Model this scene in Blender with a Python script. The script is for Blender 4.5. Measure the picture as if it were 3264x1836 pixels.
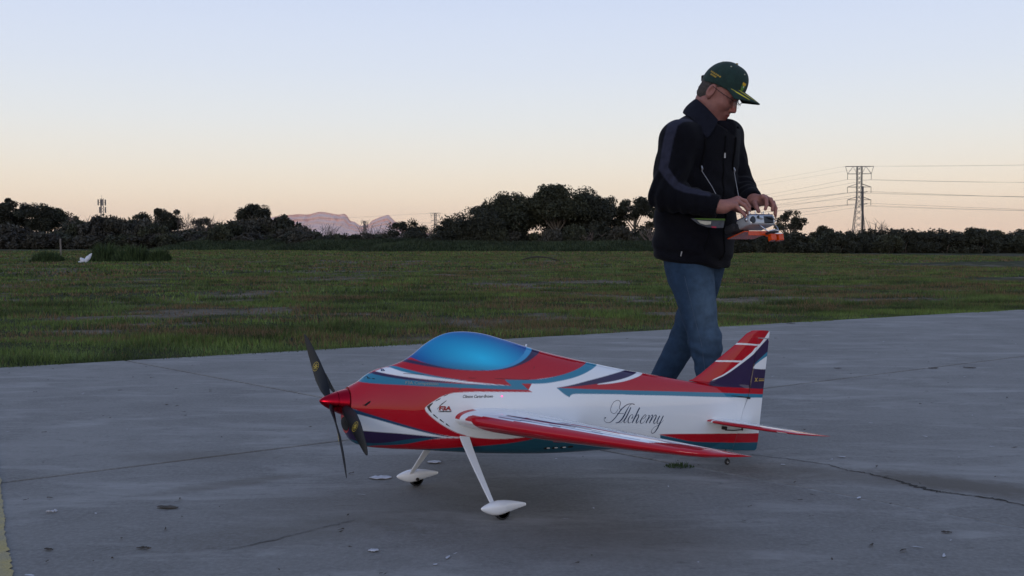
import bpy, bmesh, math, random
import numpy as np
from mathutils import Vector, Matrix
for o in list(bpy.data.objects): bpy.data.objects.remove(o)
R = math.radians
SC = bpy.context.scene
COL = SC.collection
rng = np.random.default_rng(7)
random.seed(7)

# ------------------------------------------------------------------ camera, sky, light, exposure
cam_d = bpy.data.cameras.new('camera'); cam = bpy.data.objects.new('camera', cam_d); COL.objects.link(cam)
cam.location = (0, 0, .90)
cam.rotation_euler = (R(90) - math.atan(148 / 3250), 0, 0)
cam_d.sensor_fit = 'HORIZONTAL'; cam_d.sensor_width = 36; cam_d.lens = 36 * 3250 / 3264
cam_d.clip_start = .05; cam_d.clip_end = 120000
SC.camera = cam

world = bpy.data.worlds.new('World'); SC.world = world; world.use_nodes = True
nt = world.node_tree; nt.nodes.clear()
SUN_EL, SUN_AZ = 4.0, 200.0          # just risen behind the camera
wo = nt.nodes.new('ShaderNodeOutputWorld'); bg = nt.nodes.new('ShaderNodeBackground')
sky = nt.nodes.new('ShaderNodeTexSky'); sky.sky_type = 'NISHITA'; sky.sun_disc = False
sky.sun_elevation = R(SUN_EL); sky.sun_rotation = R(SUN_AZ); sky.air_density = 1.0; sky.dust_density = 1.0; sky.ozone_density = 2.0
tc = nt.nodes.new('ShaderNodeTexCoord'); sx = nt.nodes.new('ShaderNodeSeparateXYZ')
ramp = nt.nodes.new('ShaderNodeValToRGB'); ramp.color_ramp.interpolation = 'B_SPLINE'
stops = [(0, (.89, .64, .48)), (.022, (.91, .69, .52)), (.045, (.92, .775, .61)), (.075, (.875, .81, .71)), (.115, (.80, .82, .825)),
         (.165, (.715, .775, .885)), (.24, (.63, .715, .915)), (.42, (.42, .53, .80)), (.70, (.29, .39, .66)), (1, (.24, .33, .58))]
els = ramp.color_ramp.elements
els[0].position, els[0].color = stops[0][0], (*stops[0][1], 1)
els[1].position, els[1].color = stops[-1][0], (*stops[-1][1], 1)
for p_, c_ in stops[1:-1]:
    e = els.new(p_); e.color = (*c_, 1)
sc_ = nt.nodes.new('ShaderNodeVectorMath'); sc_.operation = 'SCALE'; sc_.inputs['Scale'].default_value = .10
mx = nt.nodes.new('ShaderNodeMix'); mx.data_type = 'RGBA'; mx.inputs['Factor'].default_value = .06
nt.links.new(tc.outputs['Generated'], sx.inputs[0]); nt.links.new(sx.outputs['Z'], ramp.inputs[0])
nt.links.new(sky.outputs[0], sc_.inputs[0]); nt.links.new(ramp.outputs[0], mx.inputs['A']); nt.links.new(sc_.outputs[0], mx.inputs['B'])
nt.links.new(mx.outputs['Result'], bg.inputs['Color']); bg.inputs['Strength'].default_value = 1.06
nt.links.new(bg.outputs[0], wo.inputs['Surface'])

sun_d = bpy.data.lights.new('sun', 'SUN'); sun = bpy.data.objects.new('sun', sun_d); COL.objects.link(sun)
sun_d.energy = .5; sun_d.angle = R(20); sun_d.color = (1, .92, .88)
az = R(SUN_AZ)
sd = Vector((math.sin(az) * math.cos(R(SUN_EL + 6)), math.cos(az) * math.cos(R(SUN_EL + 6)), math.sin(R(SUN_EL + 6))))
sun.rotation_euler = sd.to_track_quat('Z', 'Y').to_euler()
sun.location = (0, -20, 30)
SC.view_settings.view_transform = 'Standard'; SC.view_settings.look = 'None'
SC.view_settings.exposure = 0; SC.view_settings.gamma = 1; SC.view_settings.use_curve_mapping = False
SC.render.engine = 'CYCLES'; SC.cycles.use_denoising = True
SC.cycles.max_bounces = 6; SC.cycles.transparent_max_bounces = 12; SC.cycles.volume_bounces = 0

# ------------------------------------------------------------------ helpers
def link(o, parent=None):
    COL.objects.link(o)
    if parent is not None: o.parent = parent
    return o
def tag(o, label=None, cat=None, group=None, kind=None):
    if label: o['label'] = label
    if cat: o['category'] = cat
    if group: o['group'] = group
    if kind: o['kind'] = kind
    return o
def empty(name, loc=(0, 0, 0), parent=None, rz=0):
    o = bpy.data.objects.new(name, None); o.empty_display_size = .2
    o.location = loc; o.rotation_euler = (0, 0, rz); return link(o, parent)
def mk_mesh(name, V, Fc, mat=None, smooth=False, col=None):
    m = bpy.data.meshes.new(name)
    V = np.asarray(V, dtype=np.float32).reshape(-1, 3)
    if isinstance(Fc, np.ndarray):
        n, k = Fc.shape
        m.vertices.add(len(V)); m.vertices.foreach_set('co', V.ravel())
        m.loops.add(n * k); m.loops.foreach_set('vertex_index', Fc.astype(np.int32).ravel())
        m.polygons.add(n); m.polygons.foreach_set('loop_start', np.arange(0, n * k, k, dtype=np.int32))
        m.update(calc_edges=True); m.validate()
    else:
        m.from_pydata([tuple(v) for v in V], [], [tuple(f) for f in Fc]); m.update()
    if smooth: m.polygons.foreach_set('use_smooth', [True] * len(m.polygons))
    if col is not None:
        a = m.color_attributes.new('Col', 'FLOAT_COLOR', 'POINT')
        c = np.ones((len(V), 4), np.float32); c[:, :3] = col
        a.data.foreach_set('color', c.ravel())
    if mat: m.materials.append(mat)
    return m
def mobj(name, V, Fc, mat=None, parent=None, smooth=False, col=None):
    return link(bpy.data.objects.new(name, mk_mesh(name, V, Fc, mat, smooth, col)), parent)
def copy_tree(o, parent=None):
    c = o.copy(); link(c, parent)
    for ch in o.children: copy_tree(ch, c)
    return c
def gridfaces(n, m, closed=False):
    i, j = np.meshgrid(np.arange(n - 1), np.arange(m if closed else m - 1), indexing='ij')
    j2 = (j + 1) % m
    return np.stack([i * m + j, (i + 1) * m + j, (i + 1) * m + j2, i * m + j2], -1).reshape(-1, 4)
class MB:
    """collects shapes into one mesh"""
    def __init__(s): s.v = []; s.f = []
    def add(s, V, Fc):
        b = len(s.v); s.v += [tuple(map(float, p)) for p in V]; s.f += [tuple(int(i) + b for i in f) for f in Fc]; return s
    def tube(s, pts, rad, n=6, cap=True, flat=None):
        pts = [np.asarray(p, float) for p in pts]; V = []; k = len(pts)
        if np.isscalar(rad): rad = [rad] * k
        up = None
        for i, p in enumerate(pts):
            d = pts[min(i + 1, k - 1)] - pts[max(i - 1, 0)]; d = d / (np.linalg.norm(d) + 1e-12)
            if up is None:
                a = np.array([0, 0, 1.]) if abs(d[2]) < .9 else np.array([1., 0, 0])
                up = np.cross(np.cross(d, a), d)
            up = up - d * (up @ d); up = up / (np.linalg.norm(up) + 1e-12); sd_ = np.cross(d, up)
            for j in range(n):
                t = 2 * math.pi * j / n
                V.append(p + rad[i] * (math.cos(t) * up + math.sin(t) * sd_))
        Fc = [(i * n + j, i * n + (j + 1) % n, (i + 1) * n + (j + 1) % n, (i + 1) * n + j) for i in range(k - 1) for j in range(n)]
        if cap: Fc += [tuple(range(n - 1, -1, -1)), tuple((k - 1) * n + j for j in range(n))]
        return s.add(V, Fc)
    def box(s, c, size, M=None):
        V = []
        for z in (-.5, .5):
            for y in (-.5, .5):
                for x in (-.5, .5):
                    q = Vector((x * size[0], y * size[1], z * size[2]))
                    if M is not None: q = M @ q
                    V.append((q.x + c[0], q.y + c[1], q.z + c[2]))
        return s.add(V, [(0, 2, 3, 1), (4, 5, 7, 6), (0, 1, 5, 4), (2, 6, 7, 3), (0, 4, 6, 2), (1, 3, 7, 5)])
    def ellip(s, c, r, n=10, m=14):
        V = []
        for i in range(n + 1):
            a = math.pi * i / n
            for j in range(m):
                b = 2 * math.pi * j / m
                V.append((c[0] + r[0] * math.sin(a) * math.cos(b), c[1] + r[1] * math.sin(a) * math.sin(b), c[2] + r[2] * math.cos(a)))
        Fc = [(i * m + j, (i + 1) * m + j, (i + 1) * m + (j + 1) % m, i * m + (j + 1) % m) for i in range(n) for j in range(m)]
        return s.add(V, Fc)
    def obj(s, name, mat, parent=None, smooth=False):
        o = mobj(name, s.v, s.f, mat, parent, False)
        if smooth:
            o.data.polygons.foreach_set('use_smooth', [True] * len(o.data.polygons))
        return o
def bevel(o, w, seg=2):
    b = o.modifiers.new('bevel', 'BEVEL'); b.width = w; b.segments = seg; b.limit_method = 'ANGLE'; return o

def hash3(i, j, k, seed=0):
    h = (i.astype(np.int64) * 374761393 + j.astype(np.int64) * 668265263 + k.astype(np.int64) * 2147483647 + seed * 974711) & 0x7fffffff
    h = ((h ^ (h >> 13)) * 1274126177) & 0x7fffffff
    return ((h ^ (h >> 16)) & 0xffff) / 65535.
def vnoise(x, y, z=None, seed=0):
    x = np.asarray(x, float); y = np.asarray(y, float); z = np.zeros_like(x) if z is None else np.asarray(z, float)
    i, j, k = np.floor(x), np.floor(y), np.floor(z); a, b, c = x - i, y - j, z - k
    a, b, c = a * a * (3 - 2 * a), b * b * (3 - 2 * b), c * c * (3 - 2 * c)
    r = 0
    for di in (0, 1):
        for dj in (0, 1):
            for dk in (0, 1):
                w = (a if di else 1 - a) * (b if dj else 1 - b) * (c if dk else 1 - c)
                r = r + w * hash3(i + di, j + dj, k + dk, seed)
    return r
def fbm(x, y, z=None, oct=4, seed=0):
    r = 0; a = .5; f = 1
    for o_ in range(oct):
        r = r + a * vnoise(np.asarray(x) * f, np.asarray(y) * f, None if z is None else np.asarray(z) * f, seed + o_); a *= .5; f *= 2.03
    return r / (1 - .5 ** oct)

# ------------------------------------------------------------------ materials
def mat(name, color=(.5, .5, .5), rough=.6, metal=0, noise=0, nscale=20, bump=0, bscale=200, coat=0, attr=None, spec=.5,
        emit=None, alpha=1, trans=0, sheen=0, two=None, coatr=.03, stretch=None):
    m = bpy.data.materials.new(name); m.use_nodes = True; n = m.node_tree; b = n.nodes['Principled BSDF']
    b.inputs['Roughness'].default_value = rough; b.inputs['Metallic'].default_value = metal
    b.inputs['Specular IOR Level'].default_value = spec
    b.inputs['Coat Weight'].default_value = coat; b.inputs['Coat Roughness'].default_value = coatr
    b.inputs['Alpha'].default_value = alpha; b.inputs['Transmission Weight'].default_value = trans
    if sheen: b.inputs['Sheen Weight'].default_value = sheen
    t = n.nodes.new('ShaderNodeTexCoord'); vec = t.outputs['Object']
    if stretch:
        mp = n.nodes.new('ShaderNodeMapping'); mp.inputs['Scale'].default_value = stretch
        n.links.new(vec, mp.inputs['Vector']); vec = mp.outputs[0]
    if attr:
        a = n.nodes.new('ShaderNodeAttribute'); a.attribute_name = attr; src = a.outputs['Color']
    else:
        c = n.nodes.new('ShaderNodeRGB'); c.outputs[0].default_value = (*color, 1); src = c.outputs[0]
    if noise:
        nz = n.nodes.new('ShaderNodeTexNoise'); nz.inputs['Scale'].default_value = nscale; nz.inputs['Detail'].default_value = 5
        n.links.new(vec, nz.inputs['Vector'])
        if two:
            mxx = n.nodes.new('ShaderNodeMix'); mxx.data_type = 'RGBA'
            rr = n.nodes.new('ShaderNodeMapRange'); rr.inputs['From Min'].default_value = .38; rr.inputs['From Max'].default_value = .62
            n.links.new(nz.outputs['Fac'], rr.inputs['Value']); n.links.new(rr.outputs[0], mxx.inputs['Factor'])
            n.links.new(src, mxx.inputs['A']); mxx.inputs['B'].default_value = (*two, 1); src = mxx.outputs['Result']
        else:
            mr = n.nodes.new('ShaderNodeMapRange'); mr.inputs['From Min'].default_value = .3; mr.inputs['From Max'].default_value = .7
            mr.inputs['To Min'].default_value = 1 - noise; mr.inputs['To Max'].default_value = 1 + noise
            mm = n.nodes.new('ShaderNodeVectorMath'); mm.operation = 'SCALE'
            n.links.new(nz.outputs['Fac'], mr.inputs['Value']); n.links.new(src, mm.inputs[0]); n.links.new(mr.outputs[0], mm.inputs['Scale']); src = mm.outputs[0]
    n.links.new(src, b.inputs['Base Color'])
    if bump:
        bz = n.nodes.new('ShaderNodeTexNoise'); bz.inputs['Scale'].default_value = bscale; bz.inputs['Detail'].default_value = 4
        n.links.new(vec, bz.inputs['Vector'])
        bp = n.nodes.new('ShaderNodeBump'); bp.inputs['Strength'].default_value = bump; bp.inputs['Distance'].default_value = .02
        n.links.new(bz.outputs['Fac'], bp.inputs['Height']); n.links.new(bp.outputs[0], b.inputs['Normal'])
    if emit:
        b.inputs['Emission Color'].default_value = (*emit[0], 1); b.inputs['Emission Strength'].default_value = emit[1]
    return m

def concrete_material():
    m = bpy.data.materials.new('concrete'); m.use_nodes = True; n = m.node_tree; L = n.links; b = n.nodes['Principled BSDF']
    g = n.nodes.new('ShaderNodeNewGeometry'); P = g.outputs['Position']
    def noise(scale, det=5, rough=.6, st=None, dist=0):
        v = P
        if st:
            mp = n.nodes.new('ShaderNodeMapping'); mp.inputs['Scale'].default_value = st; mp.inputs['Rotation'].default_value = (0, 0, R(-20)); L.new(P, mp.inputs[0]); v = mp.outputs[0]
        z = n.nodes.new('ShaderNodeTexNoise'); z.inputs['Scale'].default_value = scale; z.inputs['Detail'].default_value = det; z.inputs['Roughness'].default_value = rough; z.inputs['Distortion'].default_value = dist
        L.new(v, z.inputs['Vector']); return z.outputs['Fac']
    def mapr(f, a, bb, c, d):
        r = n.nodes.new('ShaderNodeMapRange'); r.inputs['From Min'].default_value = a; r.inputs['From Max'].default_value = bb
        r.inputs['To Min'].default_value = c; r.inputs['To Max'].default_value = d; L.new(f, r.inputs['Value']); return r.outputs[0]
    def mix(f, A, B):
        x = n.nodes.new('ShaderNodeMix'); x.data_type = 'RGBA'
        L.new(f, x.inputs['Factor'])
        for s_, k in ((A, 'A'), (B, 'B')):
            if isinstance(s_, tuple): x.inputs[k].default_value = (*s_, 1)
            else: L.new(s_, x.inputs[k])
        return x.outputs['Result']
    c = mix(mapr(noise(.55, 4), .35, .65, 0, 1), (.158, .151, .136), (.222, .212, .192))
    c = mix(mapr(noise(2.2, 6, .65), .42, .62, 0, .7), c, (.124, .117, .105))
    c = mix(mapr(noise(1.1, 7, .7, (1, 3.2, 1), .6), .50, .68, 0, .85), c, (.30, .29, .268))
    c = mix(mapr(noise(7, 8, .75, (1, 2.6, 1)), .55, .72, 0, .8), c, (.080, .075, .066))
    c = mix(mapr(noise(60, 4, .7), .42, .72, 0, .55), c, (.27, .26, .245))
    c = mix(mapr(noise(26, 3, .6, (1, 4, 1)), .68, .76, 0, .75), c, (.055, .052, .048))
    c = mix(mapr(noise(13, 5, .7, (1, 3, 1), .4), .70, .80, 0, .7), c, (.33, .33, .34))
    # brown dirt stains with their own places on the slabs
    for (x, y, rx, rw, rot, k) in ((1.66, 3.74, .42, .15, -38, .85), (1.36, 3.86, .45, .13, -30, .5), (-.35, 3.5, .7, .35, 20, .35), (-1.05, 3.75, .35, .07, 35, .5), (-.62, 3.15, .5, .16, 25, .35), (-1.3, 4.25, .4, .12, 5, .45), (.25, 3.05, .55, .25, 0, .3)):
        mp = n.nodes.new('ShaderNodeMapping'); mp.vector_type = 'TEXTURE'
        mp.inputs['Location'].default_value = (x, y, 0); mp.inputs['Rotation'].default_value = (0, 0, R(rot)); mp.inputs['Scale'].default_value = (rx, rw, 1)
        L.new(P, mp.inputs[0])
        ln = n.nodes.new('ShaderNodeVectorMath'); ln.operation = 'LENGTH'; L.new(mp.outputs[0], ln.inputs[0])
        ad = n.nodes.new('ShaderNodeMath'); ad.operation = 'ADD'; L.new(ln.outputs['Value'], ad.inputs[0]); L.new(mapr(noise(9, 6, .7), 0, 1, -.7, .7), ad.inputs[1])
        c = mix(mapr(ad.outputs[0], .45, 1.15, k, 0), c, (.098, .084, .066))
    L.new(c, b.inputs['Base Color']); b.inputs['Roughness'].default_value = .82; b.inputs['Specular IOR Level'].default_value = .35
    bp = n.nodes.new('ShaderNodeBump'); bp.inputs['Strength'].default_value = .5; bp.inputs['Distance'].default_value = .004
    ad = n.nodes.new('ShaderNodeMath'); ad.operation = 'ADD'; L.new(noise(90, 5, .7), ad.inputs[0]); L.new(noise(9, 5, .6), ad.inputs[1])
    L.new(ad.outputs[0], bp.inputs['Height']); L.new(bp.outputs[0], b.inputs['Normal'])
    return m

# ------------------------------------------------------------------ ground sheet
EDGE0 = np.array([-3.66, 7.25]); EDGE_D = np.array([10.47, 6.28]); EDGE_D /= np.linalg.norm(EDGE_D); EDGE_N = np.array([-EDGE_D[1], EDGE_D[0]])
def edge_dist(x, y):        # metres beyond the pavement edge (positive on the grass)
    return (x - EDGE0[0]) * EDGE_N[0] + (y - EDGE0[1]) * EDGE_N[1]
def patch(x, y):            # 0 lush grass .. 1 bare soil / straw
    p = fbm(x * .45 + 3, y * .62, oct=4, seed=11) * .60 + fbm(x * 1.7, y * 2.6, oct=3, seed=5) * .40
    return np.clip((p - .545) / .12, 0, 1)
def gz(x, y):
    e = edge_dist(x, y); k = np.clip(e / 1.2, 0, 1)
    z = -.035 + k * (.03 + .075 * (fbm(x * .35, y * .8, oct=4, seed=2) - .5) + .05 * (fbm(x * 1.6, y * 2.6, oct=3, seed=9) - .5))
    far = np.clip((np.hypot(x, y) - 120) / 200, 0, 1)
    return z * (1 - far) + far * -.05
xs = np.concatenate([[-45000, -9000, -1500, -300, -140], np.arange(-90, -24, 1.2), np.arange(-24, 30, .22), np.arange(30, 100, 1.2), [140, 300, 1500, 9000, 45000]])
ys = np.concatenate([[-45000, -3000, -200, -20], np.arange(-8, 6, 2.), np.arange(6, 24, .13), 24 * 1.009 ** np.arange(0, 215), [200, 260, 400, 900, 3000, 12000, 60000]])
gx, gy = np.meshgrid(xs, ys, indexing='ij'); gzv = gz(gx, gy)
pt = patch(gx, gy)
green = np.stack([.022 + .012 * vnoise(gx * .8, gy * 1.3, seed=3), .027 + .012 * vnoise(gx * .8, gy * 1.3, seed=3), .012 + 0 * gx], -1)
soil = np.stack([.095 + .05 * vnoise(gx * 2, gy * 4, seed=8), .078 + .04 * vnoise(gx * 2, gy * 4, seed=8), .058 + .026 * vnoise(gx * 2, gy * 4, seed=8)], -1)
gc = green * (1 - pt[..., None]) + soil * pt[..., None]
M_ground = mat('field_soil', attr='Col', rough=.95, noise=.35, nscale=6, bump=.6, bscale=18, spec=.1)
ground = mobj('ground', np.stack([gx, gy, gzv], -1), gridfaces(len(xs), len(ys)), M_ground, None, True, gc.reshape(-1, 3))
ground.data.flip_normals() if ground.data.polygons[1000].normal.z < 0 else None
tag(ground, kind='structure')

# ------------------------------------------------------------------ pavement: slabs between joints
def clip(poly, p, n_, keep):          # half-plane clip; keep = +1 or -1 side of the line
    out = []
    for i in range(len(poly)):
        a, b = np.array(poly[i]), np.array(poly[(i + 1) % len(poly)])
        da, db = keep * ((a - p) @ n_), keep * ((b - p) @ n_)
        if da >= 0: out.append(tuple(a))
        if da * db < 0: out.append(tuple(a + (b - a) * da / (da - db)))
    return out
M_conc = concrete_material()
pave = empty('pavement', (0, 0, 0)); tag(pave, kind='structure')
A_P, A_D = np.array([-2.97, 7.73]), np.array([1, -1.0]) / 2 ** .5
B_P, B_D = np.array([-1.91, 3.77]), np.array([5.94, 4.22]) / np.hypot(5.94, 4.22)
nA, nB = np.array([-A_D[1], A_D[0]]), np.array([-B_D[1], B_D[0]])
base = [(-16, -10), (24, -10), (24, 30), (-16, 30)]
base = clip(base, EDGE0, EDGE_N, -1)
G = .0100
a_off = [-10.5, 0, 10.5]; b_off = [-10.2, 0]
for ia in range(4):
    for ib in range(3):
        pl = list(base)
        if ia > 0: pl = clip(pl, A_P + nA * (a_off[ia - 1] + G), nA, 1)
        if ia < 3 and pl: pl = clip(pl, A_P + nA * (a_off[ia] - G), nA, -1)
        if ib > 0 and pl: pl = clip(pl, B_P + nB * (b_off[ib - 1] + G), nB, 1)
        if ib < 2 and pl: pl = clip(pl, B_P + nB * (b_off[ib] - G), nB, -1)
        if len(pl) < 3: continue
        k = len(pl); V = [(x, y, 0) for x, y in pl] + [(x, y, -.03) for x, y in pl]
        o = mobj('slab', V, [tuple(range(k))] + [(i, k + i, k + (i + 1) % k, (i + 1) % k) for i in range(k)], M_conc, pave)
        bevel(o, .003, 1)
M_gapfill = mat('joint_sealant', (.018, .017, .016), .9, noise=.3, nscale=30)
for P_, D_ in ((A_P, A_D), (B_P, B_D)):
    n_ = np.array([-D_[1], D_[0]]); q_ = [P_ - D_ * 20 + n_ * .02, P_ + D_ * 20 + n_ * .02, P_ + D_ * 20 - n_ * .02, P_ - D_ * 20 - n_ * .02]
    q_ = clip([tuple(v) for v in q_], EDGE0 - EDGE_N * .02, EDGE_N, -1); mobj('joint_filler', [(x, y, -.006 - (.001 if D_[1] > 0 else 0)) for x, y in q_], [tuple(range(len(q_)))], M_gapfill, pave)
n_ = nA * .0098; q_ = [A_P + A_D * 5.18 + n_, A_P + A_D * 9 + n_, A_P + A_D * 9 - n_, A_P + A_D * 5.18 - n_]
mobj('joint_mortar', [(x, y, -.0012) for x, y in q_], [(0, 1, 2, 3)], mat('pale_joint_mortar', (.20, .195, .18), .9, noise=.3, nscale=25), pave)
M_dirt = mat('crack_dirt', (.022, .02, .017), .95, noise=.4, nscale=60, bump=.6, bscale=120)
def ground_strip(name, pts, wid, z, material, parent, jag=.3, seg=9, seed=1):
    r = np.random.default_rng(seed); P = []; W = []
    for i in range(len(pts) - 1):
        for t in np.linspace(0, 1, seg, endpoint=False):
            P.append(np.array(pts[i]) * (1 - t) + np.array(pts[i + 1]) * t); W.append(wid[i] * (1 - t) + wid[i + 1] * t)
    P.append(np.array(pts[-1])); W.append(wid[-1]); P = np.array(P); W = np.array(W)
    d = np.gradient(P, axis=0); d /= np.linalg.norm(d, axis=1)[:, None] + 1e-9; nn = np.stack([-d[:, 1], d[:, 0]], 1)
    P = P + nn * (r.normal(0, .4, len(P)) * W)[:, None]
    Lf = P + nn * (W * (1 + r.uniform(-jag, jag, len(P))) / 2)[:, None]; Rt = P - nn * (W * (1 + r.uniform(-jag, jag, len(P))) / 2)[:, None]
    k = len(P); V = [(x, y, z) for x, y in Lf] + [(x, y, z) for x, y in Rt]
    return mobj(name, V, [(i, k + i, k + i + 1, i + 1) for i in range(k - 1)], material, parent)
crack = [(1.011, 4.269), (1.13, 4.195), (1.275, 4.076), (1.318, 3.974), (1.377, 3.931), (1.444, 3.816), (1.474, 3.741), (1.529, 3.637), (1.552, 3.623), (1.629, 3.569), (1.697, 3.525), (1.746, 3.44), (1.86, 3.33), (1.99, 3.2)]
ground_strip('crack', crack, [.003, .004, .006, .005, .007, .008, .016, .018, .007, .008, .013, .007, .007, .007], .0022, M_dirt, pave, .7, 9, 3)
M_scuff = mat('scuff_dirt', (.105, .100, .091), .9, noise=.35, nscale=40)
for k_, (sx_, sy_, ex_, ey_) in enumerate(((-.844, 2.923, -.619, 3.145), (-.62, 3.155, -.504, 3.262))):
    ground_strip('dirt_streak', [(sx_, sy_), ((sx_ + ex_) / 2 + .004, (sy_ + ey_) / 2), (ex_, ey_)], [.002, .008, .002], .0022, M_scuff, pave, .8, 12, 20 + k_)
# dirt lying in the joint on both sides of the gap
M_yellow = mat('yellow_line_paint', (.34, .27, .10), .75, noise=.3, nscale=9, bump=.4, bscale=80, two=(.27, .23, .13))
yl = [(-3.40, 6.56), (-2.6, 5.07), (-1.83, 3.62), (-1.70, 3.37), (-1.54, 3.06), (-1.36, 2.74), (-1.1, 2.25), (-.75, 1.6), (-.2, .6)]
r_ = np.random.default_rng(4); Vy = []; ny = 150
for i in range(ny):
    t = i / (ny - 1) * (len(yl) - 1); j = min(int(t), len(yl) - 2); t -= j
    p_ = np.array(yl[j]) * (1 - t) + np.array(yl[j + 1]) * t
    Vy += [(p_[0] + r_.normal(0, .003), p_[1], .004), (p_[0] - .155 + r_.normal(0, .003), p_[1] - .075, .004)]
mobj('yellow_line', Vy, [(2 * i, 2 * i + 1, 2 * i + 3, 2 * i + 2) for i in range(ny - 1)], M_yellow, pave)

# ------------------------------------------------------------------ grass blades on the field (nobody could count them)
M_blade = mat('grass_blades', attr='Col', rough=.7, spec=.25)
def blades(x, y, z, h, w, col, lean=.5, r=rng):
    n = len(x); a = r.uniform(0, 2 * math.pi, n); b = r.uniform(0, 2 * math.pi, n); ln = r.uniform(0, lean, n) * h
    dx, dy = np.cos(a) * w / 2, np.sin(a) * w / 2
    V = np.stack([np.stack([x - dx, y - dy, z - .012], 1), np.stack([x + dx, y + dy, z - .012], 1), np.stack([x + np.cos(b) * ln, y + np.sin(b) * ln, z + h], 1)], 1).reshape(-1, 3)
    return V, np.arange(3 * n).reshape(-1, 3), np.repeat(col, 3, axis=0)
Vs, Fs, Cs, nb = [], [], [], 0
for (e0, e1, dens, hh, ww) in ((-.09, 2.2, 2600, .050, .0085), (2.2, 8, 1150, .050, .013), (8, 20, 380, .052, .026), (20, 48, 90, .062, .06), (48, 100, 22, .075, .14)):
    wl = 9.5 + .62 * (e0 + e1)
    n_ = int(min(dens * (e1 - e0) * 2 * wl, 260000))
    u = rng.uniform(-wl, wl, n_); e = rng.uniform(e0, e1, n_)
    c0 = EDGE0 + EDGE_D * 5.5
    x = c0[0] + EDGE_D[0] * u + EDGE_N[0] * e + .09 * e * 0; y = c0[1] + EDGE_D[1] * u + EDGE_N[1] * e
    # keep what the photograph's side of the field shows, with a margin
    ok = (np.abs(x) < .62 * y + 2.5) & (y > 5); x, y, e = x[ok], y[ok], e[ok]
    pch = patch(x, y); lush = np.clip(1 - e / .9, 0, 1)
    keep = rng.uniform(0, 1, len(x)) > np.clip(pch * .93 - lush * .7, 0, 1); x, y, e, pch, lush = x[keep], y[keep], e[keep], pch[keep], lush[keep]
    tall = .35 + 2.2 * np.clip(fbm(x * 1.1, y * 2.3, oct=3, seed=21) - .25, 0, 1) ** 1.1
    tall *= np.where(e < .10, .8, 1)
    sp = (e > 0) | ((fbm(x * 2.3, y * 2.3, oct=3, seed=66) - .46) * .35 > -e); x, y, e, pch, lush, tall = x[sp], y[sp], e[sp], pch[sp], lush[sp], tall[sp]
    h = hh * tall * rng.uniform(.5, 1.35, len(x)); z = np.where(e < .01, .0, gz(x, y)); h = np.where(e < .01, h * .55, h)
    v1 = vnoise(x * .7, y * 1.2, seed=31); v2 = rng.uniform(0, 1, len(x))
    v2 = v2 ** 1.6
    g = (1.42 + .5 * lush[:, None]) * (.42 + 1.25 * np.clip((fbm(x * 1.7, y * 2.9, oct=4, seed=91) - .28) / .44, 0, 1))[:, None] * np.stack([.030 + .022 * v1 + .032 * v2, .046 + .028 * v1 + .044 * v2, .014 + .012 * v2], 1)
    straw = np.stack([.125 + .07 * v2, .082 + .045 * v2, .042 + .020 * v2], 1)
    ps = np.clip(.05 + .60 * np.clip((fbm(x * .7 + 9, y * 1.3, oct=4, seed=40) - .53) / .08, 0, 1) + .22 * pch, 0, .85) * (1 - .7 * lush)
    isst = rng.uniform(0, 1, len(x)) < ps
    c = np.where(isst[:, None], straw, g)
    V, Fc, C_ = blades(x, y, z, h, ww * rng.uniform(.6, 1.3, len(x)), c, .8)
    Vs.append(V); Fs.append(Fc + nb); Cs.append(C_); nb += len(V)
tag(mobj('grass', np.concatenate(Vs), np.concatenate(Fs), M_blade, None, False, np.concatenate(Cs)), 'short patchy green and straw grass covering the field', 'grass', kind='stuff')

def tuft(name, loc, n, rad, h, w, seed, label, cat='grass tuft', tone=(.04, .075, .022), group=None, sq=1.):
    r = np.random.default_rng(seed); a = r.uniform(0, 6.283, n); q = rad * np.sqrt(r.uniform(0, 1, n))
    x, y = np.cos(a) * q, np.sin(a) * q * sq
    hh = h * r.uniform(.45, 1.1, n) * (1 - .8 * (q / rad) ** 2)
    V = []; Fc = []
    ang = r.uniform(0, 6.283, n); out = r.uniform(.05, .75, n)
    for i in range(n):
        dx, dy = math.cos(ang[i]) * w / 2, math.sin(ang[i]) * w / 2; lx, ly = math.cos(a[i]) * hh[i] * out[i] * .6, math.sin(a[i]) * hh[i] * out[i] * .6
        b = len(V)
        V += [(x[i] - dx, y[i] - dy, -.01), (x[i] + dx, y[i] + dy, -.01), (x[i] + lx * .4 + dx * .7, y[i] + ly * .4 + dy * .7, hh[i] * .6), (x[i] + lx * .4 - dx * .7, y[i] + ly * .4 - dy * .7, hh[i] * .6), (x[i] + lx, y[i] + ly, hh[i])]
        Fc += [(b, b + 1, b + 2, b + 3), (b + 3, b + 2, b + 4)]
    cc = np.array(tone)[None] * r.uniform(.6, 1.5, (n, 1)).repeat(5, 0)
    o = mobj(name, V, Fc, M_blade, None, False, np.repeat(np.array(tone)[None] * r.uniform(.6, 1.5, (n, 1)), 5, 0)); o.location = loc
    return tag(o, label, cat, group)
tuft('grass_tuft', (.668, 4.040, 0), 130, .062, .028, .004, 1, 'small green grass tuft sprouting from the slab joint under the aircraft', tone=(.035, .062, .02), sq=.5)
for i, (x, y, rad, h, lab) in enumerate(((-20.3, 44.6, .7, .62, 'low rounded clump of rank grass left of the white plastic bag'), (-18.5, 46.5, .8, .95, 'tall dark grass clump behind the white plastic bag'), (-16.9, 45.6, .95, .90, 'tall broad clump of rank grass right of the white plastic bag'), (-15.6, 45.2, .5, .70, 'small upright grass clump at the right end of the weedy patch'))):
    tuft('tall_grass', (x, y, -.03), 1500, rad, h, .05, 60 + i, lab, tone=(.040, .062, .022), group='rank grass clumps far out on the field')

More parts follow.
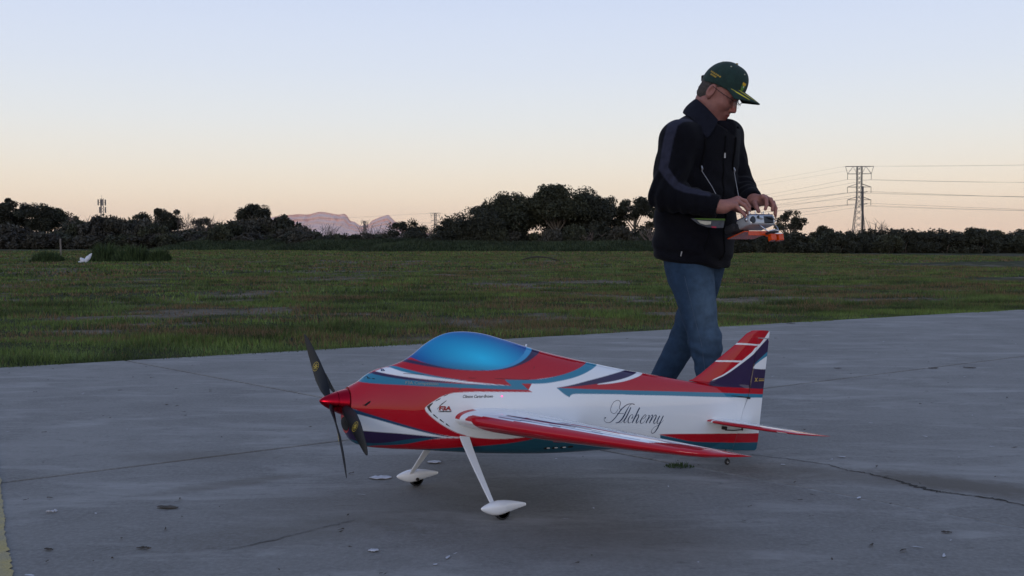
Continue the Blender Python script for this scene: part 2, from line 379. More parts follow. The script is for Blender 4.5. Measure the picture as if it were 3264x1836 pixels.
# ------------------------------------------------------------------ litter on the slabs
M_leaf = mat('dead_leaf', (.05, .038, .026), .9, noise=.4, nscale=90)
M_drop = mat('dried_white_droppings', (.42, .42, .43), .9, noise=.3, nscale=120)
def flat_bit(r, x, y, L_, W_, ang, z, h=.0):
    k = 7; V = []
    for i in range(k):
        t = 2 * math.pi * i / k; q = r.uniform(.6, 1.15)
        px, py = math.cos(t) * L_ / 2 * q, math.sin(t) * W_ / 2 * q
        V.append((x + px * math.cos(ang) - py * math.sin(ang), y + px * math.sin(ang) + py * math.cos(ang), z + h * r.uniform(0, 1)))
    return V
def litter(name, n, Lr, Wr, material, label, cat, seed, h, yr=(2.6, 9.5)):
    r = np.random.default_rng(seed); mb = MB(); c = 0
    while c < n:
        y = yr[0] + (yr[1] - yr[0]) * r.uniform(0, 1) ** 1.25; x = r.uniform(-.58, .58) * y
        if edge_dist(x, y) > -.05: continue
        mb.add(flat_bit(r, x, y, r.uniform(*Lr), r.uniform(*Wr), r.normal(.5, .7), .004, h), [tuple(range(7))]); c += 1
    return tag(mb.obj(name, material), label, cat, kind='stuff')
litter('leaf_litter', 190, (.008, .042), (.003, .009), M_leaf, 'scattered dark leaf and twig fragments on the concrete', 'leaf litter', 5, .004)
litter('bird_droppings', 80, (.008, .05), (.004, .016), M_drop, 'scattered small white dried droppings on the concrete', 'droppings', 6, .0005)
M_paper = mat('white_scrap', (.5, .5, .52), .8, noise=.2, nscale=40)
def scrap(name, x, y, L_, W_, ang, lab, cat, m_, seed, h=.012, group=None):
    r = np.random.default_rng(seed); n, k = 9, 5; V = []
    for i in range(n):
        for j in range(k):
            u, v = i / (n - 1) - .5, j / (k - 1) - .5
            wv = (1 - (2 * u) ** 2 * r.uniform(.55, .95)); px, py = u * L_, v * W_ * max(wv, .1)
            V.append((px, py, .004 + h * r.uniform(0, 1) * (abs(v) + .2)))
    o = mobj(name, V, gridfaces(n, k), m_, None, True); o.location = (x, y, 0); o.rotation_euler[2] = ang
    so = o.modifiers.new('thick', 'SOLIDIFY'); so.thickness = .001
    return tag(o, lab, cat, group)
scrap('paper_scrap', -.50, 3.84, .085, .05, .05, 'ragged white scrap on the concrete ahead of the far wheel', 'scrap', M_paper, 1, .005)
scrap('paper_scrap', -.316, 4.117, .055, .05, -.2, 'small white scrap lying behind the far wheel under the fuselage', 'scrap', M_paper, 2, .005)
scrap('paper_scrap', -.403, 2.926, .03, .024, 0, 'small round white scrap nearest the bottom edge left of the near wheel', 'scrap', M_paper, 3, .004)
scrap('feather', -1.528, 3.348, .035, .014, .3, 'tiny curved white feather near the yellow line', 'feather', M_paper, 4, .012)
for i, (x, y, L_, lab) in enumerate(((-1.163, 3.407, .075, 'crumpled dark leaf patch left of the landing gear, largest on the slab'), (-1.351, 2.935, .03, 'small brown leaf close to the yellow line'), (-1.082, 2.95, .035, 'small curled leaf right of the yellow line near the bottom edge'), (1.342, 3.111, .03, 'lone dark leaf on the lower right slab'), (2.988, 7.196, .07, 'dark leaf on the slab right of the rudder'), (2.309, 7.196, .05, 'dark leaf on the slab closest to the rudder'), (3.259, 7.232, .085, 'long dark leaf on the far right slab'), (3.054, 11.146, .10, 'dark leaf beside the grass edge right of the man'))):
    scrap('dry_leaf', x, y, L_, L_ * .42, random.uniform(-.4, .4), lab, 'leaf', M_leaf, 30 + i, .005)

# ------------------------------------------------------------------ things far out on the field
M_bag = mat('white_plastic', (.55, .57, .62), .5, noise=.15, nscale=8)
mb = MB(); r_ = np.random.default_rng(8)
def lobe(c, d, L_, W_, n=9, k=10):
    d = np.array(d) / np.linalg.norm(d); s_ = np.cross(d, [0, 1, 0]); V = []
    for i in range(n):
        t = i / (n - 1); w = W_ * math.sin(math.pi * min(1, .12 + .88 * t)) ** .7 * (1 - .3 * t) + .01
        for j in range(k):
            a = 2 * math.pi * j / k; q = w * r_.uniform(.75, 1.2)
            V.append(np.array(c) + d * L_ * t + s_ * math.cos(a) * q + np.array([0, 1, 0]) * math.sin(a) * q * .6)
    mb.add(V, [tuple(f) for f in gridfaces(n, k, True)] + [tuple(range(k)), tuple((n - 1) * k + j for j in range(k))])
lobe((0, 0, .05), (.55, .1, .75), .62, .13); lobe((-.02, 0, .05), (-.5, 0, .55), .34, .15); lobe((-.35, 0, .06), (1, .1, .02), .5, .07)
bag = mb.obj('plastic_bag', M_bag, None, True); bag.scale = (.8, .8, .8); bag.location = (-18.1, 43.2, -.03); tag(bag, 'crumpled white plastic bag caught in the rank grass', 'plastic bag')
M_post = mat('weathered_wood', (.16, .14, .12), .9, noise=.3, nscale=20, stretch=(4, 4, .4))
mb = MB(); mb.tube([(0, 0, -.2), (.02, 0, .5), (0, .01, 1.12)], [.06, .055, .05], 8)
post = mb.obj('fence_post', M_post); post.location = (-27.0, 61, -.05); tag(post, 'thin weathered wooden post standing beyond the rank grass', 'post')
mb = MB(); mb.tube([(-.95, 0, .02), (-.5, 0, .16), (0, 0, .24), (.55, 0, .17), (1.0, .05, .03)], [.02, .03, .035, .03, .015], 6); mb.tube([(0, 0, .24), (.02, 0, .12), (.02, .02, -.02)], [.03, .02, .02], 5)
tw = mb.obj('fallen_branch', mat('dark_twig', (.035, .03, .025), .9, noise=.3, nscale=30), None, True); tw.location = (1.2, 47.2, -.03); tag(tw, 'thin dark arched twig lying on the field before the big trees', 'branch')

# ------------------------------------------------------------------ earth banks in front of the trees
M_bank = mat('rough_bank_grass', (.024, .031, .015), 1, noise=.45, nscale=1.5, bump=1, bscale=6, spec=0)
def bank(x0, x1, y0, dep, h, seed):
    n, m = int((x1 - x0) / .45) + 2, 16; X = np.linspace(x0, x1, n); V = []
    for x in X:
        e = min(1, (x - x0) / 6, (x1 - x) / 6); e = max(e, 0) ** .7
        hh = h * e * (.65 + .7 * float(fbm(x * .12, seed * 3.1, oct=3, seed=seed)))
        for j in range(m):
            t = j / (m - 1)
            V.append((x, y0 + dep * t + 1.5 * float(vnoise(x * .1, 0, seed=seed)), -.2 + hh * math.sin(math.pi * t) ** .8 + .10 * float(vnoise(x * 1.1, t * 9, seed=seed + 1))))
    o = mobj('earth_bank', V, gridfaces(n, m), M_bank, None, True); tag(o, kind='structure')
    V = np.array(V).reshape(n, m, 3); r = np.random.default_rng(seed + 50); k = int((x1 - x0) * 260); i = r.integers(0, n - 1, k); j = r.integers(0, m * 2 // 3, k); a = r.uniform(0, 1, k)[:, None]; b = r.uniform(0, 1, k)[:, None]
    p = V[i, j] * (1 - a) * (1 - b) + V[i + 1, j] * a * (1 - b) + V[i, j + 1] * (1 - a) * b + V[i + 1, j + 1] * a * b
    v = vnoise(p[:, 0] * .5, p[:, 1] * .5, seed=seed)[:, None] * .8 + r.uniform(.4, 1.1, k)[:, None] * .6
    B_, F_, C_ = blades(p[:, 0], p[:, 1], p[:, 2], r.uniform(.10, .32, k), r.uniform(.05, .14, k), np.array((.036, .050, .022)) * v, .9, r)
    g = mobj('rank_grass', B_, F_, M_blade, o, False, C_); tag(g, kind='stuff')
    return o
bank(-40, -2, 108, 12, 1.15, 1); bank(-16, 34, 90, 9, .85, 2); bank(-26, 2, 98, 8, 1.1, 6); bank(12, 60, 80, 6, .35, 3); bank(-115, -30, 124, 10, .35, 4)

# ------------------------------------------------------------------ trees and shrubs
M_bark = mat('pale_bark', (.13, .11, .09), .9, noise=.35, nscale=3, stretch=(3, 3, .5))
M_twig = mat('bare_twigs', (.15, .115, .095), .9, noise=.3, nscale=5)
M_foliage = mat('foliage', attr='Col', rough=.75, spec=.2)
def leaf_cloud(cent, rad, n, ls, tone, r, flat=.8, droop=0):
    """leaf-sized quads spread through clumps; every clump has its own tone"""
    k = len(cent); idx = r.integers(0, k, n); d = r.normal(0, 1, (n, 3)); d /= np.linalg.norm(d, axis=1)[:, None]
    q = r.uniform(0, 1, n) ** .45
    P = cent[idx] + d * (q * rad[idx])[:, None] * np.array([1, 1, flat])
    u = r.normal(0, 1, (n, 3)); u[:, 2] -= droop; u /= np.linalg.norm(u, axis=1)[:, None]
    v = np.cross(u, r.normal(0, 1, (n, 3))); v /= np.linalg.norm(v, axis=1)[:, None] + 1e-9
    s = ls * r.uniform(.6, 1.4, n)[:, None]
    V = np.stack([P - u * s, P + v * s * .45, P + u * s, P - v * s * .45], 1).reshape(-1, 3)
    ct = r.uniform(.65, 1.35, k)[idx] * r.uniform(.75, 1.25, n)
    C_ = np.repeat(np.array(tone)[None] * ct[:, None], 4, 0)
    return V, np.arange(4 * n).reshape(-1, 4), C_
def limb_path(a, b, r, bend=.18, n=6):
    a, b = np.array(a, float), np.array(b, float); L_ = np.linalg.norm(b - a); o = r.normal(0, bend * L_ * .5, 3); o[2] = abs(o[2]) * .6
    return [a * (1 - t) + b * t + o * math.sin(math.pi * t) for t in np.linspace(0, 1, n)]
DARK = (.036, .038, .026); OLIVE = (.046, .049, .030); GREY = (.058, .054, .041)
def tree(name, x, y, H, W, seed, label, clumps=46, leaves=5200, ls=.17, tone=DARK, trunk_h=.3, cz=.62, crz=.40, csize=.17, lean=0, limbs=7, group=None, shape='dome', trunk_r=.022, bark=None):
    r = np.random.default_rng(seed); root = empty(name, (x, y, -.15)); tag(root, label, 'tree', group)
    c0 = np.array([lean * H, 0, cz * H]); rad3 = np.array([W / 2, W / 2 * .8, crz * H])
    cs = []
    while len(cs) < clumps:
        d = r.normal(0, 1, 3); d /= np.linalg.norm(d); q = r.uniform(.35, 1) ** .5
        p_ = d * q
        if shape == 'dome' and p_[2] < -.55: continue
        if shape == 'flat' and p_[2] < -.2: continue
        if shape == 'round' and p_[2] < -.9: continue
        p_ = p_ * rad3 * r.uniform(.82, 1.0); cs.append(c0 + p_ * (1 - csize * .5))
    cs = np.array(cs); cr = csize * W * r.uniform(.55, 1.15, len(cs))
    cr = np.minimum(cr, csize * H * 1.6)
    V, Fc, C_ = leaf_cloud(cs, cr, int(leaves * 1.7), ls * .76, tone, r, .75)
    mobj('crown', V, Fc, M_foliage, root, False, C_)
    mb = MB(); tr = trunk_r * H; th = trunk_h * H
    top = np.array([lean * H * .5, 0, th]); tp = limb_path((0, 0, -.3), top, r, .12, 6); mb.tube(tp, np.linspace(tr * 1.25, tr * .8, 6), 7)
    order = r.permutation(len(cs))
    for i in range(min(limbs, len(cs))):
        tgt = cs[order[i]]; lp = limb_path(top - np.array([0, 0, r.uniform(0, .25) * th]), tgt, r, .25, 7); mb.tube(lp, np.linspace(tr * .55, tr * .1, 7), 5)
        for _ in range(3):
            t2 = cs[r.integers(0, len(cs))]; s_ = lp[r.integers(2, 6)]
            if np.linalg.norm(t2 - s_) < .45 * W: mb.tube(limb_path(s_, t2, r, .2, 5), np.linspace(tr * .25, tr * .06, 5), 4, False)
    mb.obj('trunk', bark or M_bark, root, True)
    return root
def zt(py, d): return .9 + (770 - py) / 3250 * d + .15     # height of a crown top seen against the horizon, plus the sunken root
def xw(px, d): return (px - 1632) / 3250 * d
gL, gC, gR = 'trees along the left edge of the field', 'big eucalyptus trees in the middle of the field edge', 'trees along the right edge of the field'
d = 138
T = tree
T('broadleaf_tree', xw(25, d), d, zt(627, d), 5.0, 1, 'dark tree at the left frame edge, tallest of the left clump', 40, 5200, .19, DARK, group=gL)
T('broadleaf_tree', xw(88, d + 3), d + 3, zt(644, d), 4.6, 2, 'dark round tree, second from the left frame edge', 36, 4800, .19, DARK, group=gL)
T('broadleaf_tree', xw(130, d), d, zt(645, d), 5.4, 3, 'dark round tree, third from the left frame edge', 40, 5000, .19, DARK, group=gL)
T('broadleaf_tree', xw(182, d + 2), d + 2, zt(664, d), 5.6, 4, 'lower dark tree at the right end of the left clump', 36, 4600, .19, OLIVE, group=gL)
T('broadleaf_tree', xw(250, d), d, zt(684, d), 1.9, 5, 'small narrow tree left of the phone mast', 14, 1700, .16, OLIVE, group=gL, csize=.25)
T('broadleaf_tree', xw(455, d), d, zt(666, d), 3.2, 6, 'small tree right of the phone mast, left of the domed one', 20, 2400, .18, DARK, group=gL, csize=.22)
T('broadleaf_tree', xw(530, d), d, zt(656, d), 4.6, 7, 'domed dark tree between phone mast and flat-topped tree', 36, 4600, .19, DARK, group=gL)
T('broadleaf_tree', xw(645, d + 4), d + 4, zt(690, d), 4.2, 8, 'low flat dark tree behind the bare twigs', 22, 2600, .18, GREY, group=gL)
d = 128
T('umbrella_tree', xw(812, d), d, zt(653, d), 5.0, 9, 'flat-topped dark tree standing left of the table-shaped mountain', 26, 3600, .17, DARK, .45, .76, .24, .17, group=gL, shape='flat', limbs=8)
T('umbrella_tree', xw(785, d + 1), d + 1, zt(672, d), 3.6, 10, 'lower spreading tree in front of the flat-topped tree', 22, 2600, .17, DARK, .4, .7, .28, .2, group=gL)
T('broadleaf_tree', xw(912, d), d, zt(684, d), 3.0, 12, 'bushy tree overlapping the left end of the mountain', 22, 2600, .17, OLIVE, group=gL)
d = 118
T('umbrella_tree', xw(1293, d), d, zt(700, d), 5.6, 13, 'low wide domed tree left of the small distant pylon', 44, 4200, .14, DARK, .3, .58, .42, .13, group=gC, limbs=10)
d = 104
T('eucalyptus_tree', xw(1450, d), d, zt(690, d), 5.4, 14, 'lowest leafy tree at the left end of the big clump', 40, 5200, .16, DARK, .2, .5, .5, .16, group=gC, shape='round')
T('eucalyptus_tree', xw(1525, d - 3), d - 3, zt(660, d), 6.2, 15, 'rounded leafy tree, second from the left in the big clump', 46, 6400, .16, DARK, .2, .5, .5, .16, group=gC, shape='round')
T('eucalyptus_tree', xw(1632, d), d, zt(616, d), 7.8, 16, 'wide domed eucalyptus with low sky gap at its right foot', 84, 11000, .17, OLIVE, .3, .62, .38, .16, group=gC, limbs=12)
T('eucalyptus_tree', xw(1555, d + 2), d + 2, zt(640, d), 4.8, 17, 'leafy tree between the rounded tree and the wide dome', 36, 4600, .17, DARK, .2, .55, .45, .18, group=gC, shape='round')
T('eucalyptus_tree', xw(1775, d - 2), d - 2, zt(592, d), 6.6, 18, 'tall eucalyptus with pale fanned limbs in the middle of the clump', 80, 10500, .17, OLIVE, .32, .68, .33, .15, group=gC, limbs=16, trunk_r=.026)
T('eucalyptus_tree', xw(1868, d), d, zt(592, d), 5.8, 19, 'tall dense eucalyptus right of the pale-limbed one', 76, 10500, .17, DARK, .2, .55, .46, .17, shape='round', group=gC, limbs=10)
T('eucalyptus_tree', xw(1930, d + 2), d + 2, zt(618, d), 5.4, 20, 'sloping dense eucalyptus on the right shoulder of the clump', 60, 8200, .17, DARK, .2, .55, .45, .16, group=gC, shape='round')
T('eucalyptus_tree', xw(2020, d), d, zt(612, d), 4.0, 21, 'narrow open eucalyptus with sky gaps left of the man', 26, 3400, .16, DARK, .45, .7, .30, .17, group=gC, limbs=9)
T('eucalyptus_tree', xw(2095, d + 1), d + 1, zt(640, d), 3.8, 22, 'thin open eucalyptus half hidden behind the man', 16, 1900, .16, OLIVE, .4, .66, .34, .17, group=gC, limbs=9)
T('eucalyptus_tree', xw(1830, d + 1), d + 1, zt(672, d), 7.0, 23, 'low dark tree filling the foot of the clump', 60, 8000, .17, DARK, .2, .5, .5, .16, group=gC, shape='round')
d = 92
T('umbrella_tree', xw(2518, d), d, zt(660, d), 3.5, 24, 'open spreading tree right of the man with bare limbs showing', 24, 2500, .11, DARK, .36, .68, .30, .13, group=gR, limbs=16, trunk_r=.03)
T('broadleaf_tree', xw(2620, d), d, zt(708, d), 2.4, 25, 'small dark tree left of the tall pylon', 18, 2000, .13, DARK, .25, .55, .42, .2, group=gR)
T('broadleaf_tree', xw(3120, d), d, zt(720, d), 3.1, 26, 'round dense tree near the right frame edge', 40, 4600, .13, DARK, .2, .52, .46, .16, group=gR, shape='round')
T('broadleaf_tree', xw(3182, d + 2), d + 2, zt(730, d), 1.6, 27, 'slim little tree right of the round dense one', 14, 1500, .12, OLIVE, .3, .6, .4, .25, group=gR)
T('broadleaf_tree', xw(3250, d), d, zt(731, d), 2.2, 28, 'dark tree cut by the right frame edge', 22, 2400, .13, DARK, .2, .55, .45, .2, group=gR)
# bare bushes
def bare(name, x, y, H, W, seed, label, n=26, group='bare twiggy bushes'):
    r = np.random.default_rng(seed); mb = MB()
    for i in range(n):
        a = r.uniform(0, 6.283); sp = r.uniform(.05, 1) * W / 2; h = H * r.uniform(.55, 1)
        tip = np.array([math.cos(a) * sp, math.sin(a) * sp, h]); p_ = limb_path((r.normal(0, .15), r.normal(0, .1), -.2), tip, r, .15, 6); mb.tube(p_, np.linspace(.045, .012, 6), 4, False)
        for _ in range(3):
            s_ = p_[r.integers(2, 5)]; mb.tube(limb_path(s_, s_ + np.array([r.normal(0, .4), r.normal(0, .4), r.uniform(.3, .9)]) * H * .3, r, .1, 4), [.022, .018, .014, .009], 3, False)
    o = mb.obj(name, M_twig); o.location = (x, y, -.1); return tag(o, label, 'bush', group)
for i, (px, py, d, W, lab) in enumerate(((285, 682, 134, 2.0, 'bare twigs poking up left of the phone mast'), (600, 672, 130, 3.0, 'tall bare twigs left of the low flat tree'), (672, 690, 130, 3.0, 'bare twigs right of the low flat tree'), (965, 715, 120, 2.6, 'bare bush at the foot of the mountain, left one'), (1050, 712, 118, 3.4, 'bare reddish bush before the middle of the mountain'), (1165, 705, 118, 2.4, 'bare upright twigs below the mountain peak'), (1215, 716, 119, 2.4, 'bare twigs right of the mountain peak'), (1385, 722, 116, 2.0, 'bare bush at the foot of the small distant pylon'), (2790, 694, 92, 2.6, 'bare pale tree just right of the tall pylon'), (2715, 730, 92, 1.6, 'bare bush at the foot of the tall pylon'), (230, 682, 134, 1.6, 'bare twigs beside the small narrow tree'), (1860, 735, 100, 5., 'pale bare limbs low in the eucalyptus clump'), (2085, 715, 98, 3.5, 'bare grey stems close behind the man'))):
    bare('bare_bush', xw(px, d), d, zt(py, d), W, 90 + i, lab)
# leafy scrub: a few prototypes, copied
def shrub_proto(seed, tone, n=4200, ls=.075):
    r = np.random.default_rng(seed); root = empty('shrub', (0, 0, 0)); cs = []
    while len(cs) < 22:
        p_ = r.normal(0, 1, 3); p_ /= np.linalg.norm(p_); p_ *= r.uniform(.4, 1) ** .5
        if p_[2] < -.35: continue
        cs.append(p_ * np.array([.95, .8, .62]) + np.array([0, 0, .40]))
    cs = np.array(cs); V, Fc, C_ = leaf_cloud(cs, r.uniform(.2, .38, 22), n, ls, tone, r, .85)
    mobj('crown', V, Fc, M_foliage, root, False, C_); mb = MB()
    for i in range(8): mb.tube(limb_path((r.normal(0, .1), r.normal(0, .1), -.15), cs[i], r, .15, 5), np.linspace(.035, .008, 5), 4, False)
    mb.obj('stem', M_bark, root); return root
protos = [shrub_proto(200, DARK), shrub_proto(201, GREY), shrub_proto(202, OLIVE), shrub_proto(203, (.050, .046, .037), 3800, .085)]
used = [False] * 4
def shrub(x, y, sx_, sz_, k, label, group):
    o = protos[k] if not used[k] else copy_tree(protos[k]); used[k] = True
    o.location = (x, y, -.12); o.rotation_euler[2] = random.uniform(0, 6.28); o.scale = (sx_, sx_, sz_); tag(o, label, 'shrub', group)
for i in range(46):                       # left scrub belt
    px = -30 + 1000 * (i + random.uniform(-.3, .3)) / 45; d = random.uniform(122, 131) - 6 * (px > 700)
    top = 715 + 22 * math.sin(px * .013) + random.uniform(-10, 16) + (14 if px > 920 else 0); h = zt(top, d)
    shrub(xw(px, d), d, random.uniform(2.0, 3.0), h / 1.14, (3, 1, 0, 1, 2)[i % 5], 'greyish leafy shrub in the dense scrub belt along the left field edge', 'scrub belt shrubs on the left')
for i in range(20):                       # front row of the same belt
    px = -20 + 960 * (i + random.uniform(-.3, .3)) / 19; d = random.uniform(119, 122) - 4 * (px > 700); h = zt(745 + random.uniform(-8, 8), d)
    shrub(xw(px, d), d, random.uniform(1.8, 2.5), h / 1.14, (1, 3, 2)[i % 3], 'low leafy shrub along the foot of the left scrub belt', 'low front shrubs on the left')
for i in range(15):                       # below the mountain
    px = 930 + 470 * (i + random.uniform(-.3, .3)) / 14; d = random.uniform(112, 118); h = zt(748 + random.uniform(-8, 8), d)
    shrub(xw(px, d), d, random.uniform(1.5, 2.3), h / 1.14, (0, 1, 2)[i % 3], 'dark low shrub below the distant mountain', 'shrubs below the mountain')
for i in range(18):                       # foot of the eucalyptus clump
    px = 1415 + 700 * (i + random.uniform(-.3, .3)) / 17; d = random.uniform(99, 103); h = zt(728 + random.uniform(-18, 12), d)
    shrub(xw(px, d), d, random.uniform(1.3, 1.9), h / 1.14, (0, 2, 1)[i % 3], 'dark shrub at the foot of the big eucalyptus clump', 'shrubs under the eucalyptus clump')
for i in range(34):                       # hedge on the right
    px = 2330 + 960 * (i + random.uniform(-.3, .3)) / 33; d = random.uniform(78, 84); h = zt(747 + 7 * math.sin(px * .03) + random.uniform(-7, 5), d)
    shrub(xw(px, d), d, random.uniform(1.15, 1.6), h / 1.14, (0, 0, 2)[i % 3], 'dense dark green shrub in the low hedge along the right field edge', 'hedge shrubs on the right')
for i in range(9):
    px = 2760 + 300 * i / 8; d = 86; h = zt(738 + random.uniform(-4, 7), d)
    shrub(xw(px, d), d, random.uniform(1.0, 1.5), h / 1.14, 0, 'taller dark shrub rising behind the right hedge', 'taller hedge shrubs on the right')

# the scrub goes on beyond both frame edges as one far mass
r_ = np.random.default_rng(300); k = 150
cs = np.concatenate([np.stack([r_.uniform(-175, -66, k), r_.uniform(112, 132, k), r_.uniform(.3, 2.6, k)], 1), np.stack([r_.uniform(46, 130, k), r_.uniform(72, 92, k), r_.uniform(.2, 1.5, k)], 1)])
V, Fc, C_ = leaf_cloud(cs, r_.uniform(1.2, 2.6, 2 * k), 26000, .20, DARK, r_, .6)
tag(mobj('far_scrub', V, Fc, M_foliage, None, False, C_), 'dark far scrub continuing along the field edge on both sides', 'scrub', kind='stuff')
# ------------------------------------------------------------------ mast, pylons, wires
M_steel = mat('galvanised_steel', (.16, .15, .145), .6, metal=.3, noise=.2, nscale=2)
M_wire = mat('power_cable', (.10, .095, .09), .6, noise=.1, nscale=2)
def pylon(name, x, y, H, label, th, rot=0, simple=False):
    root = empty(name, (x, y, -.1), rz=rot); tag(root, label, 'pylon', 'lattice power pylons')
    def hw(z):                                     # half width of the body
        t = z / H
        return H * (.085 * (1 - t / .58) + .030 * (t / .58)) if t < .58 else H * .030
    lv = [0, .10, .20, .29, .37, .445, .515, .58, .64, .70, .76, .82, .88, .94, 1.0]
    for sx_ in (-1, 1):
        for sy_ in (-1, 1):
            MB().tube([(sx_ * hw(t * H), sy_ * hw(t * H), t * H) for t in lv], th, 4).obj('leg', M_steel, root)
    mb = MB()
    for a, b in zip(lv[:-1], lv[1:]):
        wa, wb, za, zb = hw(a * H), hw(b * H), a * H, b * H
        for k in range(4):
            c = [(-1, -1), (1, -1), (1, 1), (-1, 1)]; p_, q_ = c[k], c[(k + 1) % 4]
            mb.tube([(p_[0] * wa, p_[1] * wa, za), (q_[0] * wb, q_[1] * wb, zb)], th * .6, 3, False); mb.tube([(q_[0] * wa, q_[1] * wa, za), (p_[0] * wb, p_[1] * wb, zb)], th * .6, 3, False)
    mb.obj('lattice_bracing', M_steel, root)
    A = H * .155
    mb = MB()
    for s_ in (-1, 1):                              # top cross arm, deep trapezium
        for sy_ in (-1, 1):
            w = sy_ * H * .022
            mb.tube([(0, w, H), (s_ * A * 1.13, w * .3, H)], th * .9, 4); mb.tube([(s_ * hw(H), w, H * .905), (s_ * A * .95, w * .3, H * .905)], th * .8, 4)
            mb.tube([(s_ * A * 1.13, 0, H), (s_ * A * .95, 0, H * .905)], th * .7, 4); mb.tube([(s_ * A * .95, w * .3, H * .905), (s_ * A * .5, w, H), (s_ * hw(H), w, H * .905)], th * .55, 3, False)
    mb.obj('cross_arm', M_steel, root)
    for z in (.735, .57):
        mb = MB()
        for s_ in (-1, 1):
            for sy_ in (-1, 1):
                w = sy_ * hw(z * H)
                mb.tube([(s_ * hw(z * H), w, z * H), (s_ * A * .95, 0, z * H)], th * .8, 4); mb.tube([(s_ * hw(z * H), w, z * H + H * .04), (s_ * A * .95, 0, z * H)], th * .7, 4)
        mb.obj('cross_arm', M_steel, root)
    for z in (.905, .735, .57):
        for s_ in (-1, 1): MB().tube([(s_ * A * .95, 0, z * H), (s_ * A * .95, 0, z * H - H * .075)], th * .8, 5).obj('insulator', M_wire, root)
    return root
PD = 430; PH = .9 + (770 - 531) / 3250 * PD
P1 = (xw(2735, PD), PD); P0f = (xw(1388, 1130), 1130); P2 = (xw(1162, 1560), 1560)
pylon('power_pylon', P1[0], P1[1], PH, 'tall lattice power pylon right of the man', .13, R(-8))
pylon('power_pylon', P0f[0], P0f[1], PH, 'small distant lattice pylon left of the big eucalyptus clump', .20, R(-8))
pylon('power_pylon', P2[0], P2[1], PH, 'tiny farthest pylon top beside the mountain peak', .24, R(-8))
PR = (430, 262)                                   # the next pylon stands outside the frame on the right
A = PH * .155 * .95
def wire(name, a, b, sag, r_, label, group):
    pts = []
    for t in np.linspace(0, 1, 40): pts.append(np.array(a) * (1 - t) + np.array(b) * t - np.array([0, 0, 4 * sag * t * (1 - t)]))
    return tag(MB().tube(pts, r_, 3, False).obj(name, M_wire), label, 'power line', group)
lvl = {.83: 'upper', .66: 'middle', .495: 'lower'}
for z in (.83, .66, .495):
    for s_ in (-1, 1):
        ax = s_ * A
        side = 'left arm' if s_ < 0 else 'right arm'
        wire('power_line', (P1[0] + ax, P1[1], PH * z), (PR[0] + ax, PR[1] + 4 * s_, PH * z + 3), 6.0, .042, 'power cable from the %s %s of the tall pylon to the right frame edge' % (lvl[z], side), 'cables to the right')
        wire('power_line', (P1[0] + ax, P1[1], PH * z), (P0f[0] + ax, P0f[1], PH * z), 12, .042, 'power cable from the %s %s of the tall pylon towards the distant pylon' % (lvl[z], side), 'cables to the left')
for s_ in (-1, 1):
    side = 'left' if s_ < 0 else 'right'
    wire('earth_wire', (P1[0] + s_ * A * 1.18, P1[1], PH), (PR[0] + s_ * A * 1.18, PR[1], PH + 3), 4.0, .028, 'topmost earth wire from the %s tip of the tall pylon to the right edge' % side, 'earth wires')
    wire('earth_wire', (P1[0] + s_ * A * 1.18, P1[1], PH), (P0f[0] + s_ * A * 1.18, P0f[1], PH), 8.0, .028, 'topmost earth wire from the %s tip of the tall pylon running left' % side, 'earth wires')
    wire('earth_wire', (P0f[0] + s_ * A * 1.18, P0f[1], PH), (P2[0] - 900 + s_ * A, P2[1] + 200, PH), 10, .05, 'faint cable from the %s side of the distant pylon' % side, 'far cables')
MD = 250; mh = .9 + (770 - 593) / 3250 * MD; mx_ = xw(2747, MD)
pole = empty('power_pole', (mx_, MD, -.1)); tag(pole, 'dark steel pole with short arms in front of the tall pylon', 'pole')
M_pole = mat('dark_pole_steel', (.07, .062, .06), .7, noise=.2, nscale=2)
MB().tube([(0, 0, 0), (0, 0, mh * .5), (0, 0, mh)], [.34, .28, .18], 10).obj('shaft', M_pole, pole, True)
for z, s_, l_ in ((mh - 1.55, -1, 1.0), (mh - 1.5, 1, 1.1), (mh - 3.0, -1, 1.0), (mh - 4.5, -1, 1.0), (mh - 4.4, 1, 1.1)):
    MB().tube([(0, 0, z), (s_ * l_ * .6, 0, z + .05), (s_ * l_, 0, z + .18)], .075, 6).obj('insulator_arm', M_pole, pole)
    if s_ > 0: wire('power_line', (mx_ + s_ * l_, MD, z + .15), (mx_ + 240, MD - 30, z - 4), 2.0, .028, 'thin cable from the %s right arm of the dark steel pole' % ('upper' if z > mh - 3 else 'lower'), 'pole cables')
    wire('power_line', (mx_ + s_ * l_, MD, z + .15), (mx_ - 170, MD + 420, z + 1), 3.5, .03, 'thin cable from the %s %s arm of the dark steel pole running left' % ('upper' if z > mh - 2 else ('middle' if z > mh - 4 else 'lower'), 'left' if s_ < 0 else 'right'), 'pole cables')
CD = 260; ch = .9 + (770 - 632) / 3250 * CD; cx = xw(328, CD)
mast = empty('phone_mast', (cx, CD, -.1)); tag(mast, 'slim lattice phone mast with antenna panels above the left scrub', 'mast')
for k in range(3):
    a = 2 * math.pi * k / 3; MB().tube([(.5 * math.cos(a), .5 * math.sin(a), 0), (.42 * math.cos(a), .42 * math.sin(a), ch)], .07, 4).obj('leg', M_steel, mast)
mb = MB()
for i in range(16):
    z0, z1 = ch * i / 16, ch * (i + 1) / 16
    for k in range(3):
        a, b = 2 * math.pi * k / 3, 2 * math.pi * (k + 1) / 3; mb.tube([(.46 * math.cos(a), .46 * math.sin(a), z0), (.46 * math.cos(b), .46 * math.sin(b), z1)], .045, 3, False)
mb.obj('lattice_bracing', M_steel, mast)
